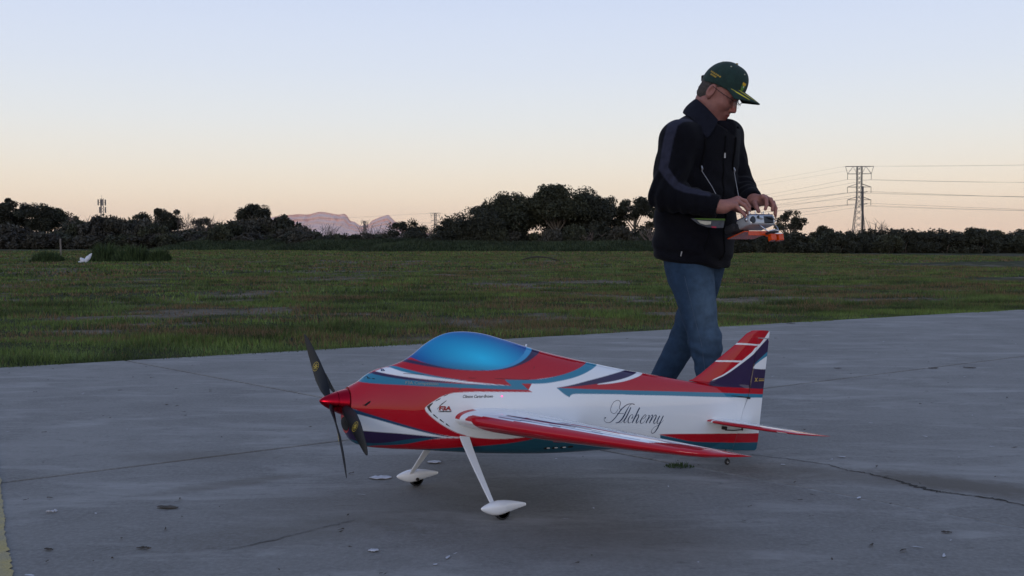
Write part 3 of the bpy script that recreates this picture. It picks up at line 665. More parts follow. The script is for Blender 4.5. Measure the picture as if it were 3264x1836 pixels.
for z, n_ in ((ch - 1.0, 4), (ch - 2.9, 3)):
    for k in range(n_):
        a = 2 * math.pi * k / n_ + .5
        MB().box((.85 * math.cos(a), .85 * math.sin(a), z), (.26, .26, 1.5)).obj('antenna_panel', M_steel, mast)
        MB().tube([(.4 * math.cos(a), .4 * math.sin(a), z), (.8 * math.cos(a), .8 * math.sin(a), z)], .04, 4).obj('bracket', M_steel, mast)
MB().tube([(0, 0, ch - .2), (0, 0, ch + .9)], .03, 4).obj('rod', M_steel, mast)

# ------------------------------------------------------------------ mountain, about thirty kilometres off, and the air in between
MD_ = 30000.
sil = [(760, 742), (800, 722), (835, 704), (870, 692), (905, 687), (948, 684), (962, 683), (978, 685), (1000, 681), (1022, 675), (1040, 677), (1060, 681), (1080, 684), (1100, 682), (1108, 687), (1112, 697), (1118, 704), (1130, 706), (1142, 715), (1150, 719), (1162, 717), (1175, 714), (1188, 701), (1200, 697), (1210, 692), (1222, 689), (1232, 686), (1240, 685), (1247, 693), (1256, 702), (1270, 712), (1290, 724), (1330, 738), (1400, 748), (1500, 756)]
sil = np.array(sil, float); n_s = 220; pxs = np.linspace(sil[0, 0], sil[-1, 0], n_s); tops = np.interp(pxs, sil[:, 0], sil[:, 1])
tops = tops + 1.6 * (fbm(pxs * .11, pxs * 0, oct=3, seed=3) - .5)
m_r = 46
PX, TT = np.meshgrid(pxs, np.linspace(0, 1, m_r), indexing='ij')           # along the ridge; 0 at the foot, 1 at the rim
HG = np.repeat(((770 - tops) / 3250 * MD_)[:, None], m_r, 1)
run = np.where(TT < .45, (1 - TT) / (.55 + .12 * np.sin(PX * .045)) * 1700, (1 - TT) * 1250 + np.where(TT > .62, 0, 250))
gul = 360 * (fbm(PX * .085, TT * 1.2, oct=4, seed=17) - .5) + 130 * (fbm(PX * .30, TT * 3., oct=3, seed=19) - .5)
led = 70 * np.sin(TT * 34 + 2 * vnoise(PX * .03, PX * 0, seed=4)) * (TT > .3)
V = list(np.stack([(PX - 1632) / 3250 * MD_, MD_ - run + gul * (1 - .25 * TT) + led, HG * TT], -1).reshape(-1, 3))
for i in range(n_s): V.append((xw(pxs[i], MD_), MD_ + 2500, 0))
Fm = list(map(tuple, gridfaces(n_s, m_r))) + [(i * m_r + m_r - 1, n_s * m_r + i, n_s * m_r + i + 1, (i + 1) * m_r + m_r - 1) for i in range(n_s - 1)]
M_rock = mat('mountain_rock', (.78, .50, .42), .95, noise=.35, nscale=.0022, two=(.88, .58, .47), stretch=(1, 1, 5))
mtn = mobj('mountain', V, Fm, M_rock, None, True); tag(mtn, kind='structure')
mtn.data.update()
hz = MB().box((0, 15500, 520), (60000, 37000, 1046)).obj('haze', None); tag(hz, 'thin pale morning haze filling the air to the mountain', 'haze', kind='stuff')
hm = bpy.data.materials.new('haze_air'); hm.use_nodes = True; hn = hm.node_tree; hn.nodes.clear()
ho = hn.nodes.new('ShaderNodeOutputMaterial'); hv = hn.nodes.new('ShaderNodeVolumePrincipled')
hv.inputs['Color'].default_value = (.99, .985, .98, 1); hv.inputs['Density'].default_value = .85e-5; hv.inputs['Anisotropy'].default_value = .72
hn.links.new(hv.outputs[0], ho.inputs['Volume']); hz.data.materials.append(hm)
ST=np.array([ # s, top, bottom, halfwidth, M, n_up, n_low
(.092,.050,-.100,.049,-.015,2.0,2.2),
(.105,.058,-.118,.052,-.018,2.0,2.3),
(.126,.071,-.132,.056,-.02,2.0,2.4),
(.146,.090,-.137,.060,-.02,1.9,2.5),
(.177,.110,-.142,.066,-.02,1.85,2.6),
(.233,.129,-.145,.075,-.02,1.8,2.7),
(.277,.149,-.146,.081,-.02,1.75,2.8),
(.305,.169,-.146,.085,-.02,1.7,2.8),
(.344,.205,-.146,.089,-.02,1.7,2.9),
(.384,.234,-.147,.093,-.02,1.7,2.9),
(.426,.253,-.148,.096,-.02,1.7,3.),
(.470,.2614,-.149,.099,-.02,1.7,3.),
(.515,.2638,-.150,.101,-.02,1.7,3.),
(.560,.262,-.151,.102,-.02,1.7,3.),
(.642,.249,-.151,.102,-.02,1.7,3.),
(.746,.229,-.150,.099,-.015,1.75,3.),
(.806,.218,-.149,.096,-.012,1.8,2.9),
(.908,.2036,-.145,.090,-.008,1.85,2.8),
(1.012,.191,-.138,.083,-.004,1.9,2.7),
(1.119,.179,-.130,.075,0.,1.9,2.6),
(1.229,.169,-.124,.066,.004,1.9,2.5),
(1.340,.160,-.120,.056,.008,1.9,2.4),
(1.438,.151,-.118,.046,.012,1.9,2.3),
(1.500,.146,-.117,.040,.014,1.9,2.3),
(1.600,.139,-.116,.030,.015,1.9,2.2),
(1.700,.130,-.115,.021,.015,1.9,2.2),
(1.745,.125,-.114,.017,.015,1.9,2.2)])
def pchip(x,xp,yp):
    # monotone-ish cubic (catmull-rom / finite differences)
    h=np.diff(xp);d=np.diff(yp)/h
    m=np.empty(len(xp));m[0]=d[0];m[-1]=d[-1];m[1:-1]=(d[:-1]*h[1:]+d[1:]*h[:-1])/(h[1:]+h[:-1])
    i=np.clip(np.searchsorted(xp,x)-1,0,len(h)-1);t=np.clip((x-xp[i])/h[i],0,1);H=h[i]
    return (2*t**3-3*t**2+1)*yp[i]+(t**3-2*t**2+t)*H*m[i]+(-2*t**3+3*t**2)*yp[i+1]+(t**3-t**2)*H*m[i+1]
def sec(s):
    s=np.asarray(s,float)
    return [pchip(s,ST[:,0],ST[:,k]) for k in range(1,7)]
def side_l(s,h):
    T,B,w,M,nu,nl=sec(s)
    u=np.where(h>=M,(h-M)/(T-M),(M-h)/(M-B));u=np.clip(u,0,.999)
    n=np.where(h>=M,nu,nl)
    return np.where(np.asarray(s)>1.745,.012,w*(1-u**n)**(1/n))
LIV=[('R',[(-25,184),(459,341),(893,295),(1054,242),(1010,192),(965,175),(904,152),(824,132),(744,120),(721,84),(737,77),(628,73),(493,67),(514,68),(460,63),(433,60),(416,55),(390,46),(366,30),(344,15),(334,4),(336,-4),(352,-19),(377,-36),(412,-55),(446,-69),(468,-76),(494,-81),(470,-88),(450,-87),(402,-83),(296,-61),(176,-33),(88,-12),(-19,24)]),
('T',[(115,72),(134,88),(145,96),(161,101),(174,98),(213,94),(270,90),(366,89),(493,92),(582,94),(652,95),(624,114),(746,119),(824,132),(904,152),(965,175),(1009,196),(1054,194),(1055,189),(1012,169),(956,146),(901,130),(823,114),(772,107),(692,104),(721,84),(628,81),(493,78),(366,75),(269,73),(173,70),(125,70)]),
('P',[(161,101),(178,109),(214,102),(270,99),(327,96),(386,95),(449,94),(366,90),(270,90),(213,94),(174,98)]),
('W',[(176,108),(199,118),(227,126),(265,113),(327,109),(406,104),(491,99),(559,97),(647,95),(582,94),(493,93),(407,96),(327,97),(270,99),(215,103)]),
('T',[(222,125),(239,131),(274,124),(328,115),(386,108),(491,102),(407,103),(327,108),(265,113)]),
('R',[(839,97),(925,106),(1021,118),(1089,128),(1193,173),(1162,188),(1341,229),(1498,261),(1651,358),(1797,397),(1926,408),(1895,334),(1925,116),(1675,112),(1497,108),(1326,105),(1164,101),(1085,99),(977,98)]),
('W',[(1187,176),(1264,166),(1242,157),(1220,150),(1157,133),(1088,122),(1021,116),(1061,131),(1124,154)]),
('P',[(839,97),(899,107),(979,127),(1065,147),(1128,162),(1193,176),(1244,171),(1199,155),(1136,138),(1077,127),(1021,118),(925,105)]),
('T',[(839,97),(977,98),(1141,101),(1164,101),(1326,105),(1497,108),(1675,112),(1907,116),(1909,102),(1734,96),(1554,92),(1381,90),(1163,85),(1140,86),(976,81),(918,79),(902,75),(895,66),(872,75)]),
('W',[(1600,155),(1607,162),(1653,182),(1705,214),(1743,242),(1774,265),(1803,287),(1810,300),(1829,311),(1853,333),(1873,359),(1888,378),(1899,346),(1846,299),(1806,272),(1750,232),(1675,186),(1621,163)]),
('W',[(1717,315),(1767,317),(1837,318),(1832,312),(1768,311),(1712,308)]),
('W',[(1622,238),(1690,243),(1748,246),(1744,239),(1691,237),(1617,232)]),
('P',[(1589,146),(1594,155),(1621,163),(1675,186),(1745,231),(1805,273),(1821,289),(1849,316),(1887,349),(1916,138),(1739,136),(1615,134),(1592,137)]),
('T',[(1894,294),(1897,272),(1880,268),(1817,233),(1822,240),(1846,259)]),
('W',[(1897,276),(1880,268),(1825,237),(1815,226),(1813,219),(1825,217),(1881,218),(1899,219)]),
('R',[(1334,-59),(1398,-56),(1571,-53),(1929,-45),(1934,-82),(1700,-87),(1523,-87),(1450,-76)]),
('T',[(1343,-61),(1450,-76),(1523,-87),(1700,-87),(1934,-82),(1944,-156),(1392,-168)]),
('N',[(51,-1),(88,-12),(176,-33),(296,-61),(402,-83),(462,-91),(403,-87),(297,-69),(177,-43),(97,-29),(54,-28)]),
('P',[(56,-39),(97,-29),(138,-83),(222,-84),(300,-86),(403,-91),(437,-92),(343,-96),(285,-104),(249,-114),(194,-124),(157,-124),(80,-113)]),
('W',[(97,-32),(106,-28),(177,-43),(297,-69),(403,-88),(472,-91),(403,-90),(300,-85),(222,-83),(138,-83),(122,-62)]),
('T',[(80,-113),(157,-124),(194,-124),(249,-114),(285,-104),(343,-96),(408,-93),(376,-98),(327,-111),(291,-121),(235,-129),(190,-132),(157,-157),(93,-159)]),
('R',[(155,-142),(190,-132),(235,-129),(291,-121),(327,-111),(376,-98),(425,-93),(472,-91),(482,-82),(509,-85),(554,-89),(636,-89),(715,-81),(766,-72),(814,-60),(865,-61),(807,-74),(769,-82),(718,-94),(650,-105),(584,-113),(520,-120),(438,-129),(348,-140),(255,-162),(157,-164)]),
('T',[(864,-59),(856,-70),(845,-94),(859,-97),(1025,-88),(1166,-90),(1219,-213),(347,-223),(302,-204),(348,-140),(438,-129),(520,-120),(584,-113),(650,-105),(718,-94),(769,-82),(807,-74)]),
('R',[(859,-70),(845,-94),(859,-97),(1026,-89),(1166,-90),(1048,-73),(936,-58)]),
('P',[(264,147),(288,156),(314,152),(367,144),(423,140),(493,138),(574,144),(631,165),(712,205),(738,241),(810,254),(799,219),(761,198),(720,177),(669,159),(620,147),(560,140),(493,136),(415,136),(359,138),(295,143)]),
('B',[(537,140),(611,154),(656,170),(699,194),(729,219),(737,249),(771,251),(765,226),(743,208),(712,185),(665,163),(616,149),(560,141)]),
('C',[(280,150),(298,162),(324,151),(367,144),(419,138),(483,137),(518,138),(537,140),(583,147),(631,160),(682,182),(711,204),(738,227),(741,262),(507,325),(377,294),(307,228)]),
]
SCRIPT=[[(1063.3,-3.1,7.4),(1058.7,-0.8,1.2),(1057.3,-9.2,1.5),(1063.6,-16.2,1.5),(1077.8,-19.7,1.7),(1090.9,-15.5,2.7),(1104.7,-4.4,3.2),(1118.2,11.5,3.7),(1132.1,28.6,3.7),(1146.8,41.0,3.4),(1162.1,49.8,3.0),(1177.8,52.9,2.5),(1188.8,52.8,3.0),(1196.8,51.5,3.7)],
[(1182.5,52.2,1.5),(1174.8,47.8,1.7),(1165.9,36.8,3.0),(1157.4,23.4,4.9),(1149.6,8.8,5.9),(1140.4,-4.7,5.4),(1130.8,-14.0,4.4),(1122.2,-18.4,3.0),(1112.9,-18.6,2.5)],
[(1117.9,31.7,1.2),(1113.9,23.3,1.5),(1106.8,17.2,1.5),(1097.7,15.1,1.5),(1088.2,19.0,1.7),(1083.7,27.1,1.7),(1086.6,41.4,1.7),(1095.3,54.6,1.7),(1105.9,61.4,1.7),(1116.7,63.6,1.7),(1125.2,60.9,2.2),(1128.9,54.6,2.7),(1127.2,46.3,2.7),(1124.5,37.9,2.0),(1126.4,32.6,1.5),(1131.9,31.6,1.5),(1137.8,35.9,1.2)],
[(1113.8,16.2,1.5),(1130.1,16.0,1.7),(1147.1,16.5,1.5)],
[(1179.8,40.2,3.7),(1170.2,21.4,4.9),(1161.1,4.3,5.4),(1153.4,-8.0,5.4),(1151.9,-14.1,4.4),(1154.8,-17.6,2.5),(1159.4,-16.9,1.5),(1165.4,-10.1,1.0)],
[(1131.6,-18.8,1.0),(1140.6,-16.8,1.0),(1148.7,-8.1,1.0)],
[(1186.3,-1.1,3.0),(1189.9,1.4,4.2),(1192.2,7.5,2.0),(1190.8,12.9,1.5),(1185.2,13.4,1.7),(1176.6,5.9,3.2),(1171.2,-6.3,4.4),(1172.5,-14.8,3.7),(1178.5,-18.3,1.7),(1185.8,-14.5,1.2)],
[(1222.8,40.4,4.9),(1214.2,26.3,5.4),(1204.9,7.9,5.4),(1197.4,-6.9,5.4),(1191.9,-17.4,4.9)],
[(1200.4,-5.6,1.2),(1206.8,5.5,1.5),(1214.7,13.0,2.0),(1219.5,13.1,3.2),(1219.6,5.8,4.9),(1213.5,-7.8,5.4),(1211.4,-15.1,4.4),(1215.8,-17.7,2.0),(1224.8,-8.7,1.2)],
[(1240.0,-2.2,1.2),(1250.6,2.9,1.7),(1256.9,10.4,2.5),(1254.7,14.6,2.2),(1247.7,12.6,2.2),(1237.9,1.4,3.9),(1232.2,-9.8,4.9),(1233.2,-15.9,3.4),(1239.2,-18.2,1.7),(1249.7,-13.0,1.2),(1258.8,1.9,1.1)],
[(1267.2,11.9,1.5),(1272.9,12.7,3.2),(1270.2,2.2,4.9),(1263.7,-9.0,5.2),(1260.9,-17.1,4.7)],
[(1266.7,-7.7,1.2),(1276.2,6.0,1.5),(1284.9,14.2,2.2),(1290.0,13.1,3.7),(1286.5,2.6,4.9),(1280.1,-9.9,5.2),(1278.0,-16.7,4.7)],
[(1284.7,-7.3,1.2),(1294.1,6.5,1.5),(1302.2,14.7,2.2),(1308.1,13.0,3.7),(1306.2,3.1,4.9),(1299.6,-8.2,5.2),(1299.9,-15.0,3.9),(1304.5,-18.0,1.7),(1313.0,-9.2,1.1)],
[(1327.2,12.8,3.9),(1321.0,3.4,4.9),(1316.9,-7.8,4.9),(1316.4,-14.7,3.7),(1321.1,-17.7,1.7),(1328.5,-12.6,1.2)],
[(1344.7,13.3,4.4),(1336.9,-2.4,4.9),(1328.4,-21.3,5.4),(1321.5,-36.5,5.2),(1314.3,-47.9,3.9),(1306.2,-54.4,2.7),(1298.8,-54.5,2.2),(1294.6,-48.3,1.7),(1297.3,-39.4,1.5),(1306.9,-30.5,1.2),(1319.2,-25.2,1.1),(1334.2,-16.2,1.0),(1348.8,-3.4,0.7)],
]

# ------------------------------------------------------------------ the model aircraft
TV = Vector((.86799, .48113, -.12187)).normalized(); VV = Vector((.48481, -.87462, 0)).normalized()
WV = VV.cross(TV) if VV.cross(TV).z > 0 else TV.cross(VV)
NOSE = Vector((-.61957, 3.25690, .38834)); S0, H0 = .53, -.3262
ac = bpy.data.objects.new('model_aircraft', None); link(ac)
org = NOSE + TV * S0 + WV * H0
ac.matrix_world = Matrix(((TV.x, -VV.x, WV.x, org.x), (TV.y, -VV.y, WV.y, org.y), (TV.z, -VV.z, WV.z, org.z), (0, 0, 0, 1)))
tag(ac, 'red, white, teal and purple aerobatic model aircraft with blue canopy on the concrete', 'model aircraft')
def PV(s, l, h): return np.stack(np.broadcast_arrays(np.asarray(s, float) - S0, -np.asarray(l, float), np.asarray(h, float) - H0), -1)
PAL = {'R': (.43, .002, .011), 'W': (.77, .79, .80), 'T': (.020, .165, .265), 'P': (.030, .016, .060), 'N': (.012, .060, .125), 'B': (.045, .30, .55), 'C': (.01, .12, .33)}
def inpoly(x, y, P):
    c = np.zeros(x.shape, bool); n = len(P)
    for i in range(n):
        x0, y0 = P[i]; x1, y1 = P[(i + 1) % n]
        if y0 == y1: continue
        k = ((y0 > y) != (y1 > y)) & (x < (x1 - x0) * (y - y0) / (y1 - y0) + x0); c ^= k
    return c
def chaikin(P, it=2):
    P = [np.array(p, float) for p in P]
    for _ in range(it):
        Q = []; n = len(P)
        for i in range(n):
            a, b, c = P[i - 1], P[i], P[(i + 1) % n]; u, v = b - a, c - b; lu, lv = np.hypot(*u), np.hypot(*v)
            if lu < 1e-6 or lv < 1e-6 or (u @ v) / (lu * lv) < .72: Q.append(b)
            else: Q += [b - u * .25, b + v * .25]
        P = Q
    return P
LIVP = [(c, chaikin(P)) for c, P in LIV]
def livery(s, h):
    x, y = s * 1000, h * 1000; col = np.zeros(s.shape + (3,)); col[:] = PAL['W']
    for c, P in LIVP:
        A_ = np.array(P); bb = (x > A_[:, 0].min()) & (x < A_[:, 0].max()) & (y > A_[:, 1].min()) & (y < A_[:, 1].max())
        if not bb.any(): continue
        k = np.zeros(s.shape, bool); k[bb] = inpoly(x[bb], y[bb], P)
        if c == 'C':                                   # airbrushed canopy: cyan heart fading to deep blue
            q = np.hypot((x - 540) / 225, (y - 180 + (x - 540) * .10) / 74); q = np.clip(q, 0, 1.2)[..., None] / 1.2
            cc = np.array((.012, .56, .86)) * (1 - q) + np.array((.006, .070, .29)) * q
            lo = np.clip((y - 122) / 42, 0, 1)[..., None] ** .8; cc = cc * lo + np.array((.03, .12, .17)) * (1 - lo)  # reflected horizon and ground painted in as a dark band along the lower edge
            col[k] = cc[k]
        elif c == 'T':                                 # teal lightens with height: light from the sky painted into the stripes
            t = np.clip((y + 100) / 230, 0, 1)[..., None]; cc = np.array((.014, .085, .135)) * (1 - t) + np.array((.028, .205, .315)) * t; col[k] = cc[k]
        else: col[k] = PAL[c]
    return col
M_paint = mat('glossy_aircraft_paint', attr='Col', rough=.4, coat=.9, coatr=.012, spec=.05)
M_white = mat('gloss_white_paint', (.76, .78, .80), .3, coat=1, coatr=.05)
M_black = mat('black_carbon', (.012, .012, .014), .35, noise=.1, nscale=60)
M_rubber = mat('black_rubber', (.015, .015, .016), .8, noise=.2, nscale=60)
M_mech = mat('dark_linkage_metal', (.05, .045, .04), .45, metal=.6, noise=.2, nscale=90)
M_hole = mat('dark_opening', (.004, .004, .004), .9, noise=.1, nscale=50)
# fuselage shell
ss = np.linspace(.092, 1.745, 920); nh = 166; na = 2 * nh - 2
T_, B_, w_, M_, nu, nl = sec(ss); td = np.linspace(-math.pi / 2, math.pi / 2, 900)
hl = np.zeros((len(ss), nh)); ll = np.zeros((len(ss), nh))
for i in range(len(ss)):                                # even spacing along the girth, keel to spine
    n_ = np.where(td >= 0, nu[i], nl[i]); l_ = w_[i] * np.cos(td).clip(0) ** (2 / n_); h_ = M_[i] + np.where(td >= 0, T_[i] - M_[i], M_[i] - B_[i]) * np.sign(td) * np.abs(np.sin(td)) ** (2 / n_)
    q = np.concatenate([[0], np.cumsum(np.hypot(np.diff(l_), np.diff(h_)))]); g_ = np.linspace(0, q[-1], nh); hl[i] = np.interp(g_, q, h_); ll[i] = np.interp(g_, q, l_)
ll[:, 0] = ll[:, -1] = 0
sl = np.repeat(ss[:, None], nh, 1)
chin = lambda s, h: s + np.where((h < -.02) & (s < .2), .10 * np.clip((-.02 - h), 0, .2) * np.clip((.2 - s) / .108, 0, 1), 0)
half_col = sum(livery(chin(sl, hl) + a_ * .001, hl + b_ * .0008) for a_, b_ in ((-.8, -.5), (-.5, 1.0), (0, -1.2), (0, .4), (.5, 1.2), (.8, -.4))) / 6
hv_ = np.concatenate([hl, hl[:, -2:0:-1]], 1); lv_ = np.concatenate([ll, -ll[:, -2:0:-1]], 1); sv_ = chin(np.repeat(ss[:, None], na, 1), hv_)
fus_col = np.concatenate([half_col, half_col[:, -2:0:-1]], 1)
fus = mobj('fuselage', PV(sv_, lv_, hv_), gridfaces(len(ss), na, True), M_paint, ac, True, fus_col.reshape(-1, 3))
# nose bulkhead with the chin intake
k = na; cap = MB(); ring = PV(sv_[0], lv_[0], hv_[0]); cap.add(list(ring) + [PV(.094, 0, -.02)], [(i, (i + 1) % k, k) for i in range(k)])
cap.obj('nose_bulkhead', mat('bulkhead_red', (.30, .01, .015), .4, noise=.1, nscale=50), fus)
V = [PV(.0905, 0, -.066)] + [PV(.0900 + .10 * max(0, .046 - .026 * math.sin(t)), .036 * math.cos(t), -.070 + .022 * math.sin(t)) for t in np.linspace(0, 2 * math.pi, 28, endpoint=False)]
mobj('chin_intake', V, [(0, i, i % 28 + 1) for i in range(1, 29)], M_hole, fus)
def on_side(s, h, lift=.0008, sign=1):
    s, h = np.asarray(s, float), np.asarray(h, float); return PV(s, sign * (side_l(s, h) + lift), h)
def decal(name, polys, m_, parent=fus, lift=.0008):
    mb = MB()
    for P in polys:
        P = np.array(P, float) / 1000; mb.add(on_side(P[:, 0], P[:, 1], lift), [tuple(range(len(P)))])
    return mb.obj(name, m_, parent)
def ribbon(P, wd):
    P = np.array(P, float); d = np.gradient(P, axis=0); d /= np.linalg.norm(d, axis=1)[:, None] + 1e-9; n_ = np.stack([-d[:, 1], d[:, 0]], 1); wd = np.asarray(wd)[:, None]
    return P + n_ * wd / 2, P - n_ * wd / 2
def catmull(P, m=7):
    P = np.array(P, float); Q = []
    E_ = np.vstack([2 * P[0] - P[1], P, 2 * P[-1] - P[-2]])
    for i in range(1, len(E_) - 2):
        for t in np.linspace(0, 1, m, endpoint=False):
            a, b, c, d = E_[i - 1:i + 3]; Q.append(.5 * (2 * b + (c - a) * t + (2 * a - 5 * b + 4 * c - d) * t * t + (3 * b - a - 3 * c + d) * t ** 3))
    Q.append(P[-1]); return np.array(Q)
def strokes(name, ST_, m_, lift=.0008, parent=fus, sm=True, sign=1):
    mb = MB()
    for P in ST_:
        Q = catmull(P) if sm else np.array(P, float); a, b = ribbon(Q[:, :2], np.maximum(Q[:, 2], .9)); k = len(Q)
        A_ = on_side(a[:, 0] / 1000, a[:, 1] / 1000, lift, sign); B2 = on_side(b[:, 0] / 1000, b[:, 1] / 1000, lift, sign)
        mb.add(list(A_) + list(B2), [(i, i + 1, k + i + 1, k + i) for i in range(k - 1)])
    return mb.obj(name, m_, parent)
M_ink = mat('dark_blue_lettering', (.010, .030, .085), .35, coat=1, noise=.05, nscale=30)
strokes('script_lettering', SCRIPT, M_ink)
M_blk = mat('black_decal', (.006, .006, .010), .35, coat=.6, noise=.05, nscale=30)
decal('chevron_marks', [[(339.7, 9.0), (348.7, 16.7), (360.9, 24.0), (358.7, 18.5), (351.1, 9.7)], [(351.1, 9.7), (350.8, 4.8), (347.6, -2.5), (339.7, 9.0)], [(350.8, 4.8), (358.4, -9.1), (355.9, -9.9), (347.6, -2.5)],
    [(367.7, 27.4), (370.6, 31.2), (387.4, 40.5), (383.2, 34.9)], [(395.0, 44.6), (399.3, 48.4), (412.7, 54.6), (410.9, 52.1)], [(418.4, 58.0), (426.2, 60.8), (435.8, 66.2), (432.7, 63.0)], [(446.9, 69.9), (450.7, 73.7), (458.6, 77.2), (454.8, 72.2)],
    [(363.3, -14.3), (366.5, -14.7), (382.6, -26.6), (380.8, -27.9), (365.7, -19.0)], [(388.2, -30.0), (391.3, -29.5), (405.7, -40.1), (403.1, -40.3), (389.9, -33.6)], [(411.6, -43.5), (414.5, -43.0), (428.3, -52.6), (426.3, -52.7), (413.7, -47.1)]], M_blk)
def text_mesh(body, size=1., bold=0):
    cu = bpy.data.curves.new('t', 'FONT'); cu.body = body; cu.size = size; cu.offset = bold; cu.resolution_u = 3
    o = bpy.data.objects.new('t', cu); COL.objects.link(o); dg = bpy.context.evaluated_depsgraph_get(); me = bpy.data.meshes.new_from_object(o.evaluated_get(dg))
    V = np.array([v.co[:] for v in me.vertices]); Fc = [tuple(p.vertices) for p in me.polygons]
    bpy.data.objects.remove(o); bpy.data.curves.remove(cu); bpy.data.meshes.remove(me); return V, Fc
def side_text(name, body, s0, h0, s1, h1, height, m_, shear=.25, bold=.02, lift=.0010, thin=False):
    V, Fc = text_mesh(body, 1., bold); x0, x1 = V[:, 0].min(), V[:, 0].max(); u = (V[:, 0] - x0) / (x1 - x0); v = V[:, 1] / .70
    L_ = math.hypot(s1 - s0, h1 - h0); ux, uh = (s1 - s0) / L_, (h1 - h0) / L_
    a = u * L_ + v * height * shear; s = s0 + a * ux - v * height * uh; h = h0 + a * uh + v * height * ux
    P = PV(s, .0135 + lift, h) if thin else on_side(s, h, lift)
    return mobj(name, P, Fc, m_, fus)
M_logo = mat('dark_red_decal', (.30, .010, .016), .35, coat=.6, noise=.05, nscale=30); M_gold = mat('gold_decal', (.45, .30, .06), .4, coat=.5, noise=.1, nscale=40)
M_greyd = mat('grey_decal', (.30, .27, .22), .4, coat=.5, noise=.05, nscale=40)
side_text('pilot_name', 'Clinton Carter-Brown', .4640, .0445, .5775, .0515, .0100, M_blk, .30, .012)
side_text('logo_lettering', 'F3A', .3825, .0002, .4265, .0018, .0125, M_logo, .12, .06)
side_text('logo_subtitle', 'Unlimited', .3820, -.0064, .4265, -.0043, .0048, M_blk, .15, .04)
strokes('logo_swoosh', [[(388, 17, .6), (384, 12.5, .9), (379.5, 7, 1.2), (376, 2, .9)], [(384, 14, 2.2), (391, 19.5, 2.4), (398, 25.5, 2.2), (407, 32.5, 1.6)], [(391, 21, 4), (394, 22, 3)]], M_blk, .0012)
side_text('stripe_lettering', 'F3A Competition', .2670, .0765, .3760, .0815, .0095, M_greyd, .1, .0)
side_text('nose_letter', 'B', .1930, .1108, .2060, .1115, .0065, M_ink, .1, .04)
V, Fc = text_mesh('X', 1., .03)
side_text('rudder_lettering', 'X', 1.8225, .1660, 1.8400, .1672, .0140, M_gold, 0, .05, .0012, True)
mobj('rudder_print', np.concatenate([PV([1.845, 1.874, 1.874, 1.845], .0147, [.176, .1776, .1800, .1784]), PV([1.845, 1.874, 1.874, 1.845], .0147, [.169, .1706, .1735, .1719])]), [(0, 1, 2, 3), (4, 5, 6, 7)], M_gold, fus)
strokes('canopy_seam', [[(232, 129, 1.1), (264, 109, 1.2), (327, 112, 1.2), (492, 112, 1.2), (605, 116, 1.2), (722, 119, 1.2), (751, 164, 1.2), (799, 216, 1.2)]], mat('seam_shadow_gap', (.07, .003, .005), .8, noise=.1, nscale=30), .0006, sm=False)
# small inlets
decal('cheek_inlet', [[(126, 0), (133, 2), (146, 13), (153, 15), (150, 9), (138, -2)]], M_hole, lift=.0012)
decal('upper_inlet', [[(139, 82), (146, 89), (150, 90), (150, 87), (168, 86), (168, 84), (149, 84)]], M_hole, lift=.0012)
decal('cowl_screw', [[(109 + 2 * math.cos(t), -36 + 2 * math.sin(t)) for t in np.linspace(0, 6.28, 9)[:-1]]], M_hole, lift=.0012)
for i, (s_c, h_c) in enumerate(((829, -120), (863, -118), (898, -116), (930, -113))):
    e_ = [(s_c + 13 * math.cos(t) + 2.5 * math.sin(t), h_c + 4.6 * math.sin(t)) for t in np.linspace(0, 2 * math.pi, 16, endpoint=False)]
    decal('exhaust_slot', [e_], M_hole, lift=.0012)
    if i < 3: decal('slot_rim', [[(s_c + 5 + 8 * math.cos(t), h_c + 1.0 + 2.4 * math.sin(t)) for t in np.linspace(0, 2 * math.pi, 10, endpoint=False)]], M_white, lift=.0018)
led = decal('status_light', [[(613.4 + 2.6 * math.cos(t), 57.9 + 2.6 * math.sin(t)) for t in np.linspace(0, 6.28, 13)[:-1]]], mat('pink_led', (1, .05, .25), .4, emit=((1, .05, .30), 2.2), noise=.02, nscale=20), lift=.0015)
# antenna stub behind the canopy
MB().tube([PV(.742, 0, .229), PV(.744, 0, .238)], .003, 6).obj('antenna_stub', M_white, fus)

# fin and rudder
fh = np.linspace(-.1135, .3772, 210)
le_h = np.array([-.12, .135, .150, .1555, .1814, .229, .2702, .3099, .3567, .3711, .3753, .3772]); le_s = np.array([1.60, 1.60, 1.49, 1.513, 1.553, 1.613, 1.664, 1.716, 1.767, 1.795, 1.823, 1.872])
hg_h = np.array([-.1135, -.0515, .0463, .1089, .2879, .3432, .38]); hg_s = np.array([1.7416, 1.759, 1.7775, 1.8009, 1.8225, 1.826, 1.826])
te_h = np.array([-.118, -.1099, -.07, .10, .373, .3772]); te_s = np.array([1.872, 1.8837, 1.8872, 1.8875, 1.8905, 1.884])
def blade(name, h, s0, s1, prof, n=90):
    u = np.linspace(0, 1, n)[None]; S = s0[:, None] + (s1 - s0)[:, None] * u; Hh = np.repeat(h[:, None], n, 1); tk = prof(S, Hh, u)
    m_ = len(h); V = np.concatenate([PV(S, tk, Hh).reshape(-1, 3), PV(S, -tk, Hh).reshape(-1, 3)]); g_ = gridfaces(m_, n); off = m_ * n
    Fc = [g_, g_[:, ::-1] + off]
    for edge in (np.arange(n), (m_ - 1) * n + np.arange(n), np.arange(m_) * n, np.arange(m_) * n + n - 1):
        Fc.append(np.stack([edge[:-1], edge[1:], edge[1:] + off, edge[:-1] + off], 1))
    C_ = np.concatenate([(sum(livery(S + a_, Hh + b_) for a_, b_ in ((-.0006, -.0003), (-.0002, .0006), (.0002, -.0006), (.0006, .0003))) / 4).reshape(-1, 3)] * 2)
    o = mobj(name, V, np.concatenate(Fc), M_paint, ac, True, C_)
    return o
def hgf(h): return np.interp(h, hg_h, hg_s)
